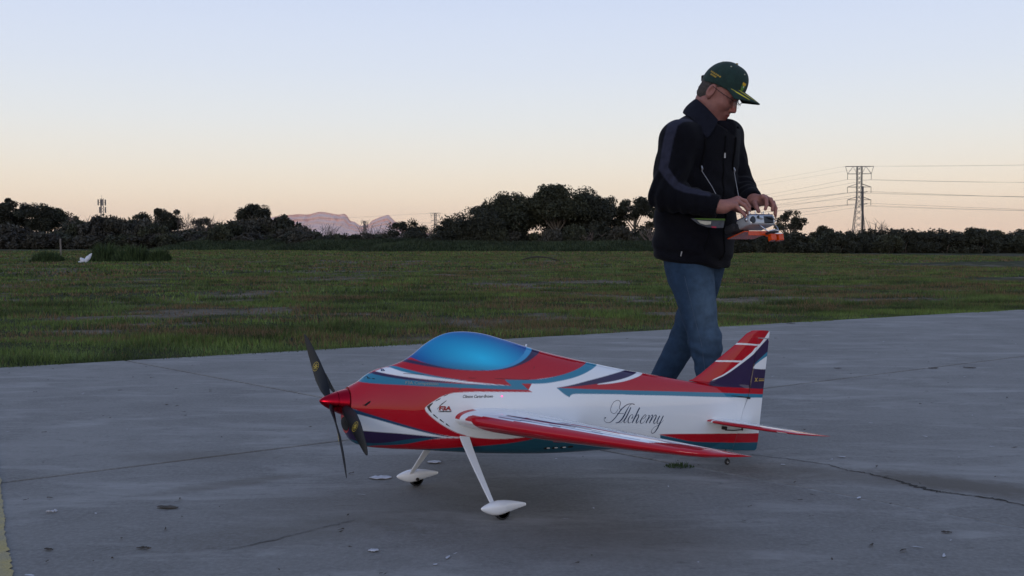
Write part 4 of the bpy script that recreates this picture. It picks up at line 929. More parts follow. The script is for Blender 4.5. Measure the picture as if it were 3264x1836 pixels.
def thick(h): return np.interp(h, [-.1135, .10, .20, .377], [.0155, .0155, .0120, .0055])
fl = np.interp(fh, le_h, le_s); fe = np.where(fh < .3445, hgf(fh) - .0003, np.interp(fh, te_h, te_s))
def fin_prof(S, Hh, u):
    full = np.interp(Hh, te_h, te_s) - np.interp(Hh, le_h, le_s); x = (S - np.interp(Hh, le_h, le_s)) / full
    a = thick(Hh) * np.clip(np.sqrt(np.clip(x, 0, 1) / .28), 0, 1) * np.where(x > .62, 1 - .85 * np.clip((x - .62) / .38, 0, 1), 1)
    return np.maximum(a, .0004)
fin = blade('fin', fh, fl, fe, fin_prof, 110)
rh = np.linspace(-.1175, .3425, 190)
def rud_prof(S, Hh, u): return np.maximum(thick(Hh) * .98 * (1 - u) ** .85, .0012)
rudder = blade('rudder', rh, hgf(rh) + .0003, np.interp(rh, te_h, te_s), rud_prof, 46)
MB().box(tuple(PV(1.797, .019, .098)), (.014, .005, .008)).obj('control_horn', M_mech, rudder)
MB().tube([PV(1.70, .0235, .1035), PV(1.762, .0205, .101), PV(1.792, .020, .099)], [.0009, .0022, .0022], 5).obj('pull_cable', M_mech, ac)

# wing halves and tailplane halves
def naca(x): return 5 * (.2969 * np.sqrt(x) - .1260 * x - .3516 * x ** 2 + .2843 * x ** 3 - .1036 * x ** 4)
def lifting(name, ls, lef, tef, hf, tf, colf, n=60, flare=None, sgn=1):
    x = .5 * (1 - np.cos(np.linspace(0, math.pi, n))); xx = np.concatenate([x[::-1], x[1:-1]]); up = np.concatenate([np.ones(n), -np.ones(n - 2)])
    lead, tr = lef(ls), tef(ls); ch = tr - lead
    S = lead[:, None] + ch[:, None] * xx[None]; y_ = naca(xx) * up; tk = tf(ls) * (flare(ls) if flare is not None else 1)
    Hh = hf(ls)[:, None] + ch[:, None] * tk[:, None] * y_[None]; Lc = np.repeat(ls[:, None], len(xx), 1)
    cc = colf(xx[None], (Lc - ls[0]) / (ls[-1] - ls[0]), up[None], S, Lc)
    m_ = len(xx); Fc = gridfaces(len(ls), m_, True)
    if sgn < 0: Fc = Fc[:, ::-1]
    o = mobj(name, PV(S, sgn * Lc, Hh), Fc, M_paint, ac, True, cc.reshape(-1, 3))
    bm = bmesh.new(); bm.from_mesh(o.data); bm.verts.ensure_lookup_table(); bm.faces.new([bm.verts[(len(ls) - 1) * m_ + i] for i in range(m_)]); bmesh.ops.recalc_face_normals(bm, faces=bm.faces); bm.to_mesh(o.data); bm.free()
    return o
def wing_col(x, lf, up, S, L_):
    x, lf, up = np.broadcast_arrays(x, lf, up); c = np.zeros(x.shape + (3,)); c[:] = PAL['W']; top = up > 0
    def put(k, n_): c[k] = PAL[n_]
    lb = .035 + .035 * np.clip((lf - .10) / .5, 0, 1)
    def streak(x0, w, l0, l1, n_):                      # long lens-shaped flash
        k = np.sin(np.pi * np.clip((lf - l0) / (l1 - l0), 0, 1)) ** .8; put(top & (np.abs(x - x0) < w * k) & (lf > l0) & (lf < l1), n_)
    streak(lb + .03 * lf + .020, .010, .16, .84, 'N'); streak(.13 + .06 * lf, .032, .18, .70, 'P'); streak(.30 + .11 * lf, .034, .20, .76, 'T'); streak(.215 + .05 * lf, .020, .38, .90, 'R'); streak(.46 + .10 * lf, .020, .30, .80, 'P')
    put(top & (x > 1.02 - .5 * np.clip(lf - .3, 0, 1)) & (x < .95), 'R')
    put((x < lb) & (lf > .085 + .5 * x) & top, 'R'); put(top & (lf > .80 + .25 * x), 'R')
    put(top & (lf < .06) & (x < .13), 'R'); put(top & (lf > .055) & (lf < .09 + .4 * x) & (x < .14), 'W')
    put(~top & (x < .04 + .34 * np.clip((lf - .09) / .4, 0, 1)) & (lf > .13 + .5 * x), 'R'); put(~top & (lf > .86), 'R')
    put(~top & (x > .5) & (x < .6) & (lf > .2) & (lf < .8), 'P')
    return c
wl_ = np.concatenate([np.linspace(.075, .14, 24), np.linspace(.145, .905, 180), .905 + .027 * np.sin(np.linspace(.1, math.pi / 2, 14))])
wLE = lambda l: np.interp(l, [.075, .10, .20, .33, .47, .70, .86, .905, .925, .932], [.440, .444, .463, .505, .562, .672, .768, .812, .850, .885])
wTE = lambda l: np.interp(l, [.075, .33, .70, .90, .92, .932], [.940, .948, .968, .988, .994, .992])
wH = lambda l: np.interp(l, [.075, .932], [-.0250, .0130]); wT = lambda l: np.interp(l, [.075, .5, .9, .932], [.150, .155, .135, .07])
flr = lambda l: 1 + .30 * np.clip((.118 - l) / .043, 0, 1) ** 2
for sg in (1, -1):
    wg = lifting('wing', wl_, wLE, wTE, wH, wT, wing_col, 64, flr, sg)
    # aileron gap line, servo arm and pushrod under the wing
    g0 = []
    for l in np.linspace(.20, .90, 40):
        s_g = wLE(l) + (wTE(l) - wLE(l)) * .74; y_ = wH(l) + (wTE(l) - wLE(l)) * wT(l) * naca(.74) + .0004; g0 += [PV(s_g, sg * l, y_), PV(s_g + .0022, sg * l, y_ - .00003)]
    mobj('aileron_gap', g0, [(2 * i, 2 * i + 1, 2 * i + 3, 2 * i + 2) for i in range(39)], M_hole, wg)
    l0 = .34; zb = wH(l0) - .013
    mb = MB(); mb.box(tuple(PV(.800, sg * l0, zb - .008)), (.030, .010, .018)); mb.tube([PV(.806, sg * l0, zb - .018), PV(.85, sg * l0, zb - .019), PV(.898, sg * l0, zb - .015)], .0026, 6); mb.box(tuple(PV(.900, sg * l0, zb - .006)), (.010, .004, .022))
    mb.obj('aileron_linkage', M_mech, wg)
def stab_col(x, lf, up, S, L_):
    x, lf, up = np.broadcast_arrays(x, lf, up); c = np.zeros(x.shape + (3,)); c[:] = PAL['W']; top = up > 0
    def put(k, n_): c[k] = PAL[n_]
    put(top & (x > .35) & (x < .42) & (lf > .3) & (lf < .7), 'N')
    put((x < .06 + .12 * lf) & (lf > .12), 'R'); put(top & (x < .10) & (lf < .10), 'R'); put(~top & (x < .10 + .25 * lf) & (lf > .25), 'R')
    put((lf > .74 + .18 * x), 'R'); put(~top & (lf > .78) & (lf < .86), 'W'); put(top & (x > .80) & (lf > .45), 'R')
    return c
sl_ = np.concatenate([np.linspace(.012, .355, 110), .355 + .020 * np.sin(np.linspace(.1, math.pi / 2, 10))])
sLE = lambda l: np.interp(l, [.012, .03, .12, .24, .33, .355, .370, .375], [1.575, 1.580, 1.612, 1.668, 1.722, 1.748, 1.80, 1.84]); sTE = lambda l: np.interp(l, [.012, .2, .355, .375], [1.835, 1.87, 1.898, 1.900])
sH = lambda l: np.interp(l, [0, .375], [-.0030, .0045]); sT = lambda l: np.interp(l, [.012, .3, .375], [.085, .085, .045])
for sg in (1, -1):
    st = lifting('tailplane', sl_, sLE, sTE, sH, sT, stab_col, 44, None, sg)
    mb = MB(); mb.box(tuple(PV(1.672, sg * .034, -.026)), (.022, .008, .012)); mb.tube([PV(1.676, sg * .036, -.034), PV(1.72, sg * .036, -.034), PV(1.762, sg * .036, -.030)], .0022, 6); mb.box(tuple(PV(1.764, sg * .036, -.022)), (.007, .004, .022))
    mb.obj('elevator_linkage', M_mech, st)

# spinner in two halves, each turning its own two-bladed propeller
M_spin = mat('red_anodised_metal', (.42, .008, .022), .26, metal=1, noise=.06, nscale=8)
def spin_r(s): return .0440 * np.clip(s / .088, 0, 1) ** .62
def revolve(name, s0, s1, m_, n=26, k=56, close=True):
    s = np.linspace(s0, s1, n); r = spin_r(s); t = np.linspace(0, 2 * math.pi, k, endpoint=False)
    V = PV(np.repeat(s[:, None], k, 1), r[:, None] * np.cos(t), r[:, None] * np.sin(t)).reshape(-1, 3)
    o = mobj(name, V, gridfaces(n, k, True)[:, ::-1], m_, ac, True); return o
sp1 = revolve('front_spinner', .0, .0545, M_spin); sp2 = revolve('rear_spinner', .0558, .0885, M_spin, 14)
M_prop = mat('matt_black_propeller', (.006, .0065, .008), .45, noise=.12, nscale=40, spec=.2)
M_ring = mat('yellow_propeller_print', (.50, .36, .03), .5, noise=.05, nscale=40)
def prop_blade(parent, s_hub, tip_s, ang, Rr, sense, label=None):
    rr = np.linspace(.016, Rr, 46); u = rr / Rr
    ch = np.interp(u, [0, .08, .2, .38, .55, .75, .9, .97, 1], [.016, .018, .034, .047, .046, .036, .025, .015, .004])
    pitch = np.arctan(.36 / (2 * math.pi * np.maximum(rr, .05))) * sense
    rad = np.array([math.cos(ang), math.sin(ang)]); tan = np.array([-rad[1], rad[0]])
    n = 16; tt = np.linspace(0, 2 * math.pi, n, endpoint=False); V = np.zeros((len(rr), n, 3))
    cen = s_hub + (tip_s - s_hub) * u ** 2
    def pt(i_u, cx, cz):                                # chordwise, thickness-wise
        i = i_u; c, s_ = np.cos(pitch[i]), np.sin(pitch[i])
        off = .006 * math.sin(u[i] * 3)
        a = (cx + off) * c - cz * s_; b = (cx + off) * s_ + cz * c
        return PV(cen[i] + b, rad[0] * rr[i] + tan[0] * a, rad[1] * rr[i] + tan[1] * a)
    for i in range(len(rr)):
        tk = np.interp(u[i], [0, .1, .3, 1], [.014, .010, .0055, .0012])
        for j in range(n): V[i, j] = pt(i, ch[i] / 2 * math.cos(tt[j]), tk / 2 * math.sin(tt[j]) * (1 + .3 * math.cos(tt[j])))
    o = mobj('propeller_blade', V.reshape(-1, 3), np.concatenate([gridfaces(len(rr), n, True)]), M_prop, parent, True)
    # round maker's emblem, printed on both faces
    def pts(x_r, x_c, fz):                              # radius offset and chord offset on the blade face
        q = .52 * Rr + x_r; i = np.argmin(np.abs(rr - q)); f = (q - rr[i]); base_ = pt(i, x_c, fz)
        return base_ + (PV(0, rad[0] * f, rad[1] * f) - PV(0, 0, 0))
    mb = MB()
    for fz in (-.0042, .0042):
        k = 28
        for (ra, rb) in ((.0165, .0150),):
            A_ = [pts(ra * math.cos(t), ra * math.sin(t), fz) for t in np.linspace(0, 2 * math.pi, k, endpoint=False)]; B2 = [pts(rb * math.cos(t), rb * math.sin(t), fz) for t in np.linspace(0, 2 * math.pi, k, endpoint=False)]
            mb.add(A_ + B2, [(i, (i + 1) % k, k + (i + 1) % k, k + i) for i in range(k)])
        for a in range(0, 360, 45):
            c, s_ = math.cos(R(a)), math.sin(R(a)); w = .0011
            mb.add([pts(c * .002 - s_ * w, s_ * .002 + c * w, fz), pts(c * .002 + s_ * w, s_ * .002 - c * w, fz), pts(c * .011 + s_ * w, s_ * .011 - c * w, fz), pts(c * .011 - s_ * w, s_ * .011 + c * w, fz)], [(0, 1, 2, 3)])
    mb.obj('emblem', M_ring, o)
    return o
a1 = math.atan2(.195, -.275); a2 = math.atan2(-.120, .315)
PS = -1
prop_blade(sp1, .036, .016, a1, .335, PS); prop_blade(sp1, .036, .016, a1 + math.pi, .335, PS)
prop_blade(sp2, .074, .060, a2, .330, -PS); prop_blade(sp2, .074, .060, a2 + math.pi, .330, -PS)

# undercarriage
def gear(sg, cs, cl, ch_):
    # cs, cl, ch_: wheel contact in aircraft axes
    root_s, root_h, root_l = .487, -.083, side_l(np.array(.487), np.array(-.083)) - .004
    ax_h = ch_ + .0275; n = 14; V = []
    for i in range(n):
        t = i / (n - 1); e = t ** 1.08
        s = root_s + (cs - .030 - root_s) * t; l = float(root_l) + (abs(cl) - .004 - float(root_l)) * e; h = root_h + (ax_h + .012 - root_h) * (t ** .97); w = .0185 * (1 - t) + .0068 * t
        for a, b in ((-1, -1), (1, -1), (1, 1), (-1, 1)): V.append(PV(s + a * w, sg * (l + b * .0022 * .8), h + b * .0022))
    leg = mobj('gear_leg', V, [tuple(f) for f in gridfaces(n, 4, True)] + [(0, 1, 2, 3), tuple((n - 1) * 4 + j for j in range(4))], M_white, ac, False); bevel(leg, .0012, 2)
    # teardrop wheel spat
    n, k = 40, 26; V = []; L_ = .166; x0 = cs - .080
    for i in range(n):
        u = i / (n - 1); u2 = u ** 1.25 if u < .5 else u
        x = u; prof = (2.62 * math.sqrt(max(x, 0)) * (1 - x) ** .78) if x < 1 else 0
        prof = max(prof, .10 * (x > .9)); prof = min(prof, 1.0) if x < .3 else prof
        prof = np.interp(x, [0, .02, .07, .15, .25, .36, .5, .65, .8, .92, .985, 1], [.0, .18, .40, .64, .87, 1, .97, .82, .60, .40, .26, .18])
        up_, dn_, wd = .0225 * prof, .0262 * prof, .0195 * prof * np.interp(x, [0, .5, 1], [1, 1, .28])
        cz = ch_ + .0385 + np.interp(x, [0, .3, 1], [-.004, 0, .0105])
        dn_ = dn_ * np.interp(x, [0, .4, 1], [1, 1, .6])
        for j in range(k):
            t = 2 * math.pi * j / k; V.append(PV(x0 + L_ * x, cl + wd * math.cos(t), cz + (up_ if math.sin(t) >= 0 else dn_) * math.copysign(abs(math.sin(t)) ** .9, math.sin(t))))
    sp_ = mobj('wheel_spat', V, [tuple(f) for f in gridfaces(n, k, True)] + [tuple(range(k)), tuple((n - 1) * k + j for j in range(k))], M_white, ac, True)
    wc = np.array([cs, cl, ch_ + .0262]); mb = MB(); k = 22
    for l_a, r_a in (): pass
    prof_ = [(-.009, .020), (-.009, .0245), (-.006, .0262), (.006, .0262), (.009, .0245), (.009, .020)]; V = []
    for (dl, rr_) in prof_:
        for j in range(k): t = 2 * math.pi * j / k; V.append(PV(wc[0] + rr_ * math.cos(t), wc[1] + dl, wc[2] + rr_ * math.sin(t)))
    wh = mobj('wheel', V, [tuple(f) for f in gridfaces(6, k, True)] + [tuple(range(k)), tuple(5 * k + j for j in range(k))], M_rubber, ac, True)
    MB().tube([PV(cs - .004, cl - sg * .024, ch_ + .029), PV(cs - .004, cl - sg * .018, ch_ + .029)], .0058, 10).obj('axle_nut', M_mech, sp_)
gear(1, .560, .275, -.3222); gear(-1, .500, -.279, -.3300)
# tail wheel
tw = empty('tail_wheel', tuple(PV(1.735, 0, -.178)), ac)
def TWp(a, b, c): return np.array([a, b, c])
V = []; k = 20
for dl, rr_ in ((-.005, .006), (-.005, .0105), (-.003, .0122), (.003, .0122), (.005, .0105), (.005, .006)):
    for j in range(k): t = 2 * math.pi * j / k; V.append((rr_ * math.cos(t), dl, .0122 + rr_ * math.sin(t)))
mobj('tyre', V, [tuple(f) for f in gridfaces(6, k, True)], M_rubber, tw, True)
MB().tube([(0, -.0052, .0122), (0, .0052, .0122)], .0062, 12).obj('hub', mat('grey_hub', (.25, .25, .25), .5, noise=.1, nscale=60), tw)
MB().tube([(0, -.008, .0122), (-.004, -.008, .024), (-.012, -.002, .034), (-.014, 0, .050), (-.014, 0, .070)], .0019, 6).obj('fork', M_mech, tw)

# ------------------------------------------------------------------ distance-field modelling for the figure
def surface_net(fn, lo, hi, res):
    lo, hi = np.array(lo, float), np.array(hi, float); n = np.ceil((hi - lo) / res).astype(int) + 1
    ax = [lo[i] + res * np.arange(n[i]) for i in range(3)]
    V = np.empty(n, np.float32)
    for i in range(0, n[0], 24):
        X, Y, Z = np.meshgrid(ax[0][i:i + 24], ax[1], ax[2], indexing='ij'); V[i:i + 24] = fn(X, Y, Z)
    ins = V < 0; c = n - 1; cnt = np.zeros(c, np.int8); pos = np.zeros(tuple(c) + (3,), np.float32); num = np.zeros(c, np.int8)
    cor = [(i, j, k) for i in (0, 1) for j in (0, 1) for k in (0, 1)]
    sl_c = lambda a, o: a[o[0]:o[0] + c[0], o[1]:o[1] + c[1], o[2]:o[2] + c[2]]
    for o in cor: cnt += sl_c(ins, o)
    act = (cnt > 0) & (cnt < 8)
    for o in cor:
        for a in range(3):
            if o[a]: continue
            p = list(o); p[a] = 1
            v0, v1 = sl_c(V, o), sl_c(V, p); k = act & ((v0 < 0) != (v1 < 0)); t = v0[k] / (v0[k] - v1[k])
            q = np.zeros((k.sum(), 3), np.float32) + np.array(o, np.float32); q[:, a] += t; pos[k] += q; num[k] += 1
    idx = -np.ones(c, np.int64); ii = np.argwhere(act); idx[act] = np.arange(len(ii))
    P = lo + res * (ii + pos[act] / np.maximum(num[act], 1)[:, None])
    Q = []
    for a in range(3):
        b, d = (a + 1) % 3, (a + 2) % 3
        s0 = [slice(1, c[0]), slice(1, c[1]), slice(1, c[2])]; s0[a] = slice(0, c[a]); s1 = list(s0); s1[a] = slice(1, c[a] + 1)
        e0, e1 = ins[tuple(s0)], ins[tuple(s1)]; E_ = np.argwhere(e0 != e1); flip = e0[e0 != e1]
        off = np.array([1, 1, 1]); off[a] = 0; E_ = E_ + off
        db, dd = np.eye(3, dtype=int)[b], np.eye(3, dtype=int)[d]
        g = lambda o: idx[tuple((E_ - o).T)]
        q = np.stack([g(0 * db), g(db), g(db + dd), g(dd)], 1); q[~flip] = q[~flip][:, ::-1]; Q.append(q[:, ::-1])
    Q = np.concatenate(Q); Q = Q[(Q >= 0).all(1)]
    return P, Q[:, ::-1]
def smin(a, b, k):
    h = np.clip(.5 + .5 * (b - a) / k, 0, 1); return b * (1 - h) + a * h - k * h * (1 - h)
def smax(a, b, k): return -smin(-a, -b, k)
def cone(X, Y, Z, a, b, ra, rb):
    a, b = np.asarray(a, float), np.asarray(b, float); d = b - a; L2 = d @ d
    t = np.clip(((X - a[0]) * d[0] + (Y - a[1]) * d[1] + (Z - a[2]) * d[2]) / L2, 0, 1)
    return np.sqrt((X - a[0] - t * d[0]) ** 2 + (Y - a[1] - t * d[1]) ** 2 + (Z - a[2] - t * d[2]) ** 2) - (ra + (rb - ra) * t)
def ell(X, Y, Z, c, r, M=None):
    x, y, z = X - c[0], Y - c[1], Z - c[2]
    if M is not None: x, y, z = (M[0][0] * x + M[0][1] * y + M[0][2] * z, M[1][0] * x + M[1][1] * y + M[1][2] * z, M[2][0] * x + M[2][1] * y + M[2][2] * z)
    k0 = np.sqrt((x / r[0]) ** 2 + (y / r[1]) ** 2 + (z / r[2]) ** 2); k1 = np.sqrt((x / r[0] ** 2) ** 2 + (y / r[1] ** 2) ** 2 + (z / r[2] ** 2) ** 2) + 1e-9
    return k0 * (k0 - 1) / k1
MO = np.array([.80, 4.60, 0.])
man = empty('person', tuple(MO)); tag(man, 'man in dark jacket, jeans and green cap looking down at a radio transmitter', 'person')
FA = R(42); FV = np.array([math.cos(FA), -math.sin(FA), 0]); LV = np.array([math.sin(FA), math.cos(FA), 0])
M_skin = mat('skin', attr='Col', rough=.55, noise=.10, nscale=60, bump=.12, bscale=400, spec=.35)
M_jacket = mat('jacket_cloth', attr='Col', rough=.9, noise=.18, nscale=40, bump=.25, bscale=260, spec=.1, sheen=.03)
M_denim = mat('blue_denim', attr='Col', rough=.9, noise=.22, nscale=30, bump=.35, bscale=500, spec=.15)
M_hair = mat('short_grey_brown_hair', (.060, .048, .042), .8, noise=.4, nscale=160, bump=.6, bscale=300)
NECK, RSH, LSH = np.array([.097, 0, 1.413]), np.array([-.073, -.155, 1.338]), np.array([.186, .125, 1.385])
RE, RW = np.array([-.138, -.185, 1.102]), np.array([.070, -.268, 1.046])
LE_, LW = np.array([.242, .095, 1.150]), np.array([.262, -.085, 1.080])

# ---- jacket
def torso(X, Y, Z, grow=0.):
    z = Z
    cx = np.interp(z, [.74, .90, 1.10, 1.30, 1.45], [.008, .018, .030, .052, .085]); cy = np.interp(z, [.74, 1.1, 1.45], [0, .005, 0])
    a = np.interp(z, [.74, .79, .86, 1.00, 1.15, 1.30, 1.40, 1.47], [.170, .178, .188, .194, .196, .192, .145, .075]) + grow
    b = np.interp(z, [.74, .79, .86, 1.00, 1.15, 1.30, 1.40, 1.47], [.142, .150, .162, .160, .146, .138, .115, .080]) + grow
    x, y = X - cx, Y - cy; u = x * LV[0] + y * LV[1]; v = x * FV[0] + y * FV[1]
    k = (np.abs(u / a) ** 2.4 + np.abs(v / b) ** 2.4) ** (1 / 2.4)
    return (k - 1) * np.minimum(a, b) * .95
def jacket_f(X, Y, Z):
    d = torso(X, Y, Z); d = smax(d, .800 - .14 * X - Z, .018); d = smax(d, Z - 1.475, .05)
    d = smin(d, cone(X, Y, Z, NECK + [-.02, -.01, -.050], RSH, .098, .088), .06); d = smin(d, cone(X, Y, Z, NECK + [0, .02, -.055], LSH, .088, .076), .05)
    d = smin(d, ell(X, Y, Z, (.01, .02, 1.32), (.13, .12, .13)), .07)
    # hem band gathers slightly
    d = d + .006 * np.exp(-((Z - (.840 - .14 * X)) / .012) ** 2)
    wr = .010 * (fbm(X * 7, Y * 7, Z * 4, 2, 71) - .5) + .016 * (fbm(X * 3 + 4, Y * 3, Z * 2.2, 2, 77) - .5) + .004 * np.sin(46 * (Z + .9 * X) + 9 * fbm(X * 4, Y * 4, Z * 4, 2, 31)) * np.clip((1.30 - Z) / .2, 0, 1); d = d + wr
    # the arms
    for S_, E_, W_, rs, re, rw in ((RSH, RE, RW, .085, .070, .050), (LSH, LE_, LW, .074, .064, .046)):
        up = cone(X, Y, Z, S_, E_, rs, re); fo = cone(X, Y, Z, E_, W_, re, rw)
        arm = smin(up, fo, .03)
        q = np.sqrt((X - E_[0]) ** 2 + (Y - E_[1]) ** 2 + (Z - E_[2]) ** 2)
        ax_ = (W_ - E_) / np.linalg.norm(W_ - E_); tt = (X - E_[0]) * ax_[0] + (Y - E_[1]) * ax_[1] + (Z - E_[2]) * ax_[2]
        arm = arm + .0075 * np.sin(tt * 130 + 10 * fbm(X * 9, Y * 9, Z * 9, 2, 5)) * np.exp(-(q / .14) ** 2) + .008 * (fbm(X * 11, Y * 11, Z * 9, 2, 83) - .5)
        # cuff cut
        arm = smax(arm, tt - np.linalg.norm(W_ - E_) - .004, .006)
        d = smin(d, arm, .018)
    # neck hole
    d = smax(d, -cone(X, Y, Z, NECK + [-.005, 0, -.02], NECK + [.02, -.01, .12], .070, .085), .02); d = smax(d, -ell(X, Y, Z, (.128, -.066, 1.462), (.080, .080, .075)), .02)
    return d
P, Q = surface_net(jacket_f, (-.30, -.36, .72), (.40, .27, 1.53), .0057)
def arm_stripe(P):
    """grey panel from the collar over the shoulder and down the outside of the sleeve"""
    m = np.zeros(len(P))
    path = np.array([(-.020, 1.440), (-.077, 1.429), (-.111, 1.405), (-.131, 1.337), (-.146, 1.255), (-.155, 1.212), (-.128, 1.170), (-.105, 1.142), (-.067, 1.123), (-.013, 1.110), (.030, 1.100)])
    hw = np.array([.020, .020, .0195, .0190, .0185, .0180, .0185, .0175, .0150, .0120, .0095]); q2 = P[:, [0, 2]]; near = P[:, 1] < np.where(P[:, 2] > 1.33, -.02, -.19)
    for i in range(len(path) - 1):
        a, b = path[i], path[i + 1]; dd = b - a; t = np.clip(((q2 - a) @ dd) / (dd @ dd), 0, 1); q = np.linalg.norm(q2 - a - t[:, None] * dd, axis=1)
        m = np.maximum(m, np.clip(.5 + ((hw[i] * (1 - t) + hw[i + 1] * t) - q) / .004, 0, 1))
    return m * near
st_ = arm_stripe(P)
jc = st_[:, None] * np.array((.026, .027, .043)) + (1 - st_[:, None]) * np.array((.0042, .0042, .0066))
jk = mobj('jacket', P, Q, M_jacket, man, True, jc)
# cuffs, zip, collar, pocket zips
M_zip = mat('zip_metal', (.30, .30, .31), .4, metal=.7, noise=.1, nscale=90); M_blackc = mat('black_webbing', (.004, .004, .005), .9, spec=.1, noise=.2, nscale=90)
M_coll = mat('grey_navy_collar', (.0105, .011, .017), .9, spec=.1, noise=.2, nscale=50, bump=.25, bscale=300)
def raycast_on(o, p, d):
    ok, loc, nor, f_ = o.ray_cast(Vector(p), Vector(d)); return np.array(loc) if ok else np.array(p)
bpy.context.view_layer.update()
def front_line(pts, m_, name, rad, lift=.002, n=6):
    Q_ = []
    for p in pts:
        p = np.array(p); s_ = p + FV * .5; Q_.append(raycast_on(jk, s_, -FV) + FV * lift)
    return MB().tube(Q_, rad, n).obj(name, m_, jk)
front_line([np.array([.055, -.01, 0]) - LV * .035 + np.array([0, 0, z]) for z in np.linspace(.82, 1.36, 30)], M_blackc, 'front_zip', .004)
zp = raycast_on(jk, np.array([.055, -.01, 1.276]) - LV * .035 + FV * .5, -FV) + FV * .006
MB().box(tuple(zp), (.007, .004, .022)).obj('zip_pull', M_zip, jk)
pk = raycast_on(jk, np.array([-.115, -.6, .850]), (.12, 1, 0)) + np.array([0, -.004, 0])
MB().tube([pk + np.array([.008, 0, .022]), pk + np.array([0, 0, .004]), pk + np.array([-.004, 0, -.014])], [.0025, .003, .0022], 6).obj('pocket_zip_pull', M_zip, jk)
front_line([np.array([-.02 + .035 * t, -.06, .86 + .11 * t]) - LV * .06 for t in np.linspace(0, 1, 8)], M_blackc, 'pocket_zip', .003)
# collar: fold-over strip round the neck
key_t = np.array([(.100, -.112, 1.428), (.050, -.104, 1.486), (.026, -.052, 1.524), (.034, .018, 1.536), (.074, .066, 1.518), (.132, .060, 1.485), (.162, -.012, 1.432)])
key_l = np.array([(.036, -.205, 1.336), (-.018, -.152, 1.424), (-.044, -.062, 1.464), (-.018, .055, 1.484), (.060, .122, 1.460), (.178, .112, 1.425), (.212, -.062, 1.398)])
kt, kl = catmull(key_t, 7), catmull(key_l, 7); n_c = len(kt); cen = kt.mean(0); V = []
for i in range(n_c):
    o_ = kt[i] - cen; o_[2] = 0; o_ /= np.linalg.norm(o_) + 1e-9
    inn = kt[i] - o_ * .010 - np.array([0, 0, .075]); ro = kt[i] + o_ * .014 + (kl[i] - kt[i]) * .06
    for p in (inn, kt[i] - o_ * .003, kt[i] + o_ * .005 + np.array([0, 0, .006]), ro, ro * .5 + kl[i] * .5 + o_ * .010, kl[i]): V.append(p)
col_o = mobj('collar', V, gridfaces(n_c, 6), M_coll, jk, True); so = col_o.modifiers.new('thick', 'SOLIDIFY'); so.thickness = .004
sb_ = col_o.modifiers.new('smooth', 'SUBSURF'); sb_.levels = 1; sb_.render_levels = 1

def shirt_f(X, Y, Z): return smax(smax(cone(X, Y, Z, NECK + [.0, 0, -.12], NECK + [.032, -.036, -.015], .090, .071), -cone(X, Y, Z, NECK + [.01, -.01, -.01], NECK + [.04, -.035, .06], .058, .072), .008), 1.26 - Z, .01)
P, Q = surface_net(shirt_f, (-.06, -.16, 1.25), (.26, .13, 1.47), .006)
mobj('undershirt', P, Q, mat('black_undershirt', (.006, .006, .009), .9, noise=.2, nscale=60, bump=.2, bscale=260, spec=.1), man, True)
# ---- jeans and shoes
RH, RK, RA = np.array([-.014, -.062, .80]), np.array([.058, -.090, .455]), np.array([.112, -.085, .085])
LH, LK, LA = np.array([.078, .075, .79]), np.array([.036, .085, .530]), np.array([-.155, .120, .165])
def jeans_f(X, Y, Z):
    d = torso(X, Y, Z, -.06); d = smax(d, Z - .86, .01); d = smax(d, .70 - Z, .04)
    for H_, K_, A_, r0, r1, r2 in ((RH, RK, RA, .106, .067, .050), (LH, LK, LA, .094, .074, .048)):
        l_ = smin(cone(X, Y, Z, H_, K_, r0, r1), cone(X, Y, Z, K_, A_, r1, r2), .04)
        q = np.sqrt((X - K_[0]) ** 2 + (Y - K_[1]) ** 2 + (Z - K_[2]) ** 2)
        l_ = l_ + .0034 * np.sin(Z * 75 + 30 * X + 14 * fbm(X * 5, Y * 5, Z * 4, 2, 15)) * np.exp(-((q - .03) / .13) ** 2) + .009 * (fbm(X * 8, Y * 8, Z * 4, 2, 23) - .5)
        ax_ = (A_ - K_) / np.linalg.norm(A_ - K_); tt = (X - K_[0]) * ax_[0] + (Y - K_[1]) * ax_[1] + (Z - K_[2]) * ax_[2]
        l_ = smax(l_, tt - np.linalg.norm(A_ - K_) - .018, .006)
        d = smin(d, l_, .03)
    return d
P, Q = surface_net(jeans_f, (-.28, -.25, .03), (.30, .28, .88), .0070)
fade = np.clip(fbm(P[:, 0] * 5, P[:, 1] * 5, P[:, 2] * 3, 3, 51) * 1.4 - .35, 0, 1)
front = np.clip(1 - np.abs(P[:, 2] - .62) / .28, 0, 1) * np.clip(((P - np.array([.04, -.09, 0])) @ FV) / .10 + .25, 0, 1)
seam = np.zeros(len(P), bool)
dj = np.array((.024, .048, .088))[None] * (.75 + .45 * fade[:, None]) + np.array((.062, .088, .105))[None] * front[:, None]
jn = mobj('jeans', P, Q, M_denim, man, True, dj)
bpy.context.view_layer.update()
M_seam = mat('denim_seam', (.045, .072, .115), .9, noise=.2, nscale=80)
def seam_line(a, b, c, off, name='side_seam'):
    pts = []
    for t in np.linspace(0, 1, 26):
        p = (a * (1 - t * 2) + b * t * 2) if t < .5 else (b * (2 - 2 * t) + c * (2 * t - 1)); s_ = p + np.array([off, -.5, 0]); pts.append(raycast_on(jn, s_, (0, 1, 0)) + np.array([0, .0002, 0]))
    MB().tube(pts, .0015, 5).obj(name, M_seam, jn)
seam_line(RH - [.004, 0, .05], RK, RA + [0, 0, .05], -.030)
def shoe_f(A_, yaw, pitch):
    f = np.array([math.cos(yaw) * math.cos(pitch), -math.sin(yaw) * math.cos(pitch), math.sin(pitch)]); l = np.array([math.sin(yaw), math.cos(yaw), 0]); u = np.cross(f, l) * 1.0
    if u[2] < 0: u = -u
    return f, l, u
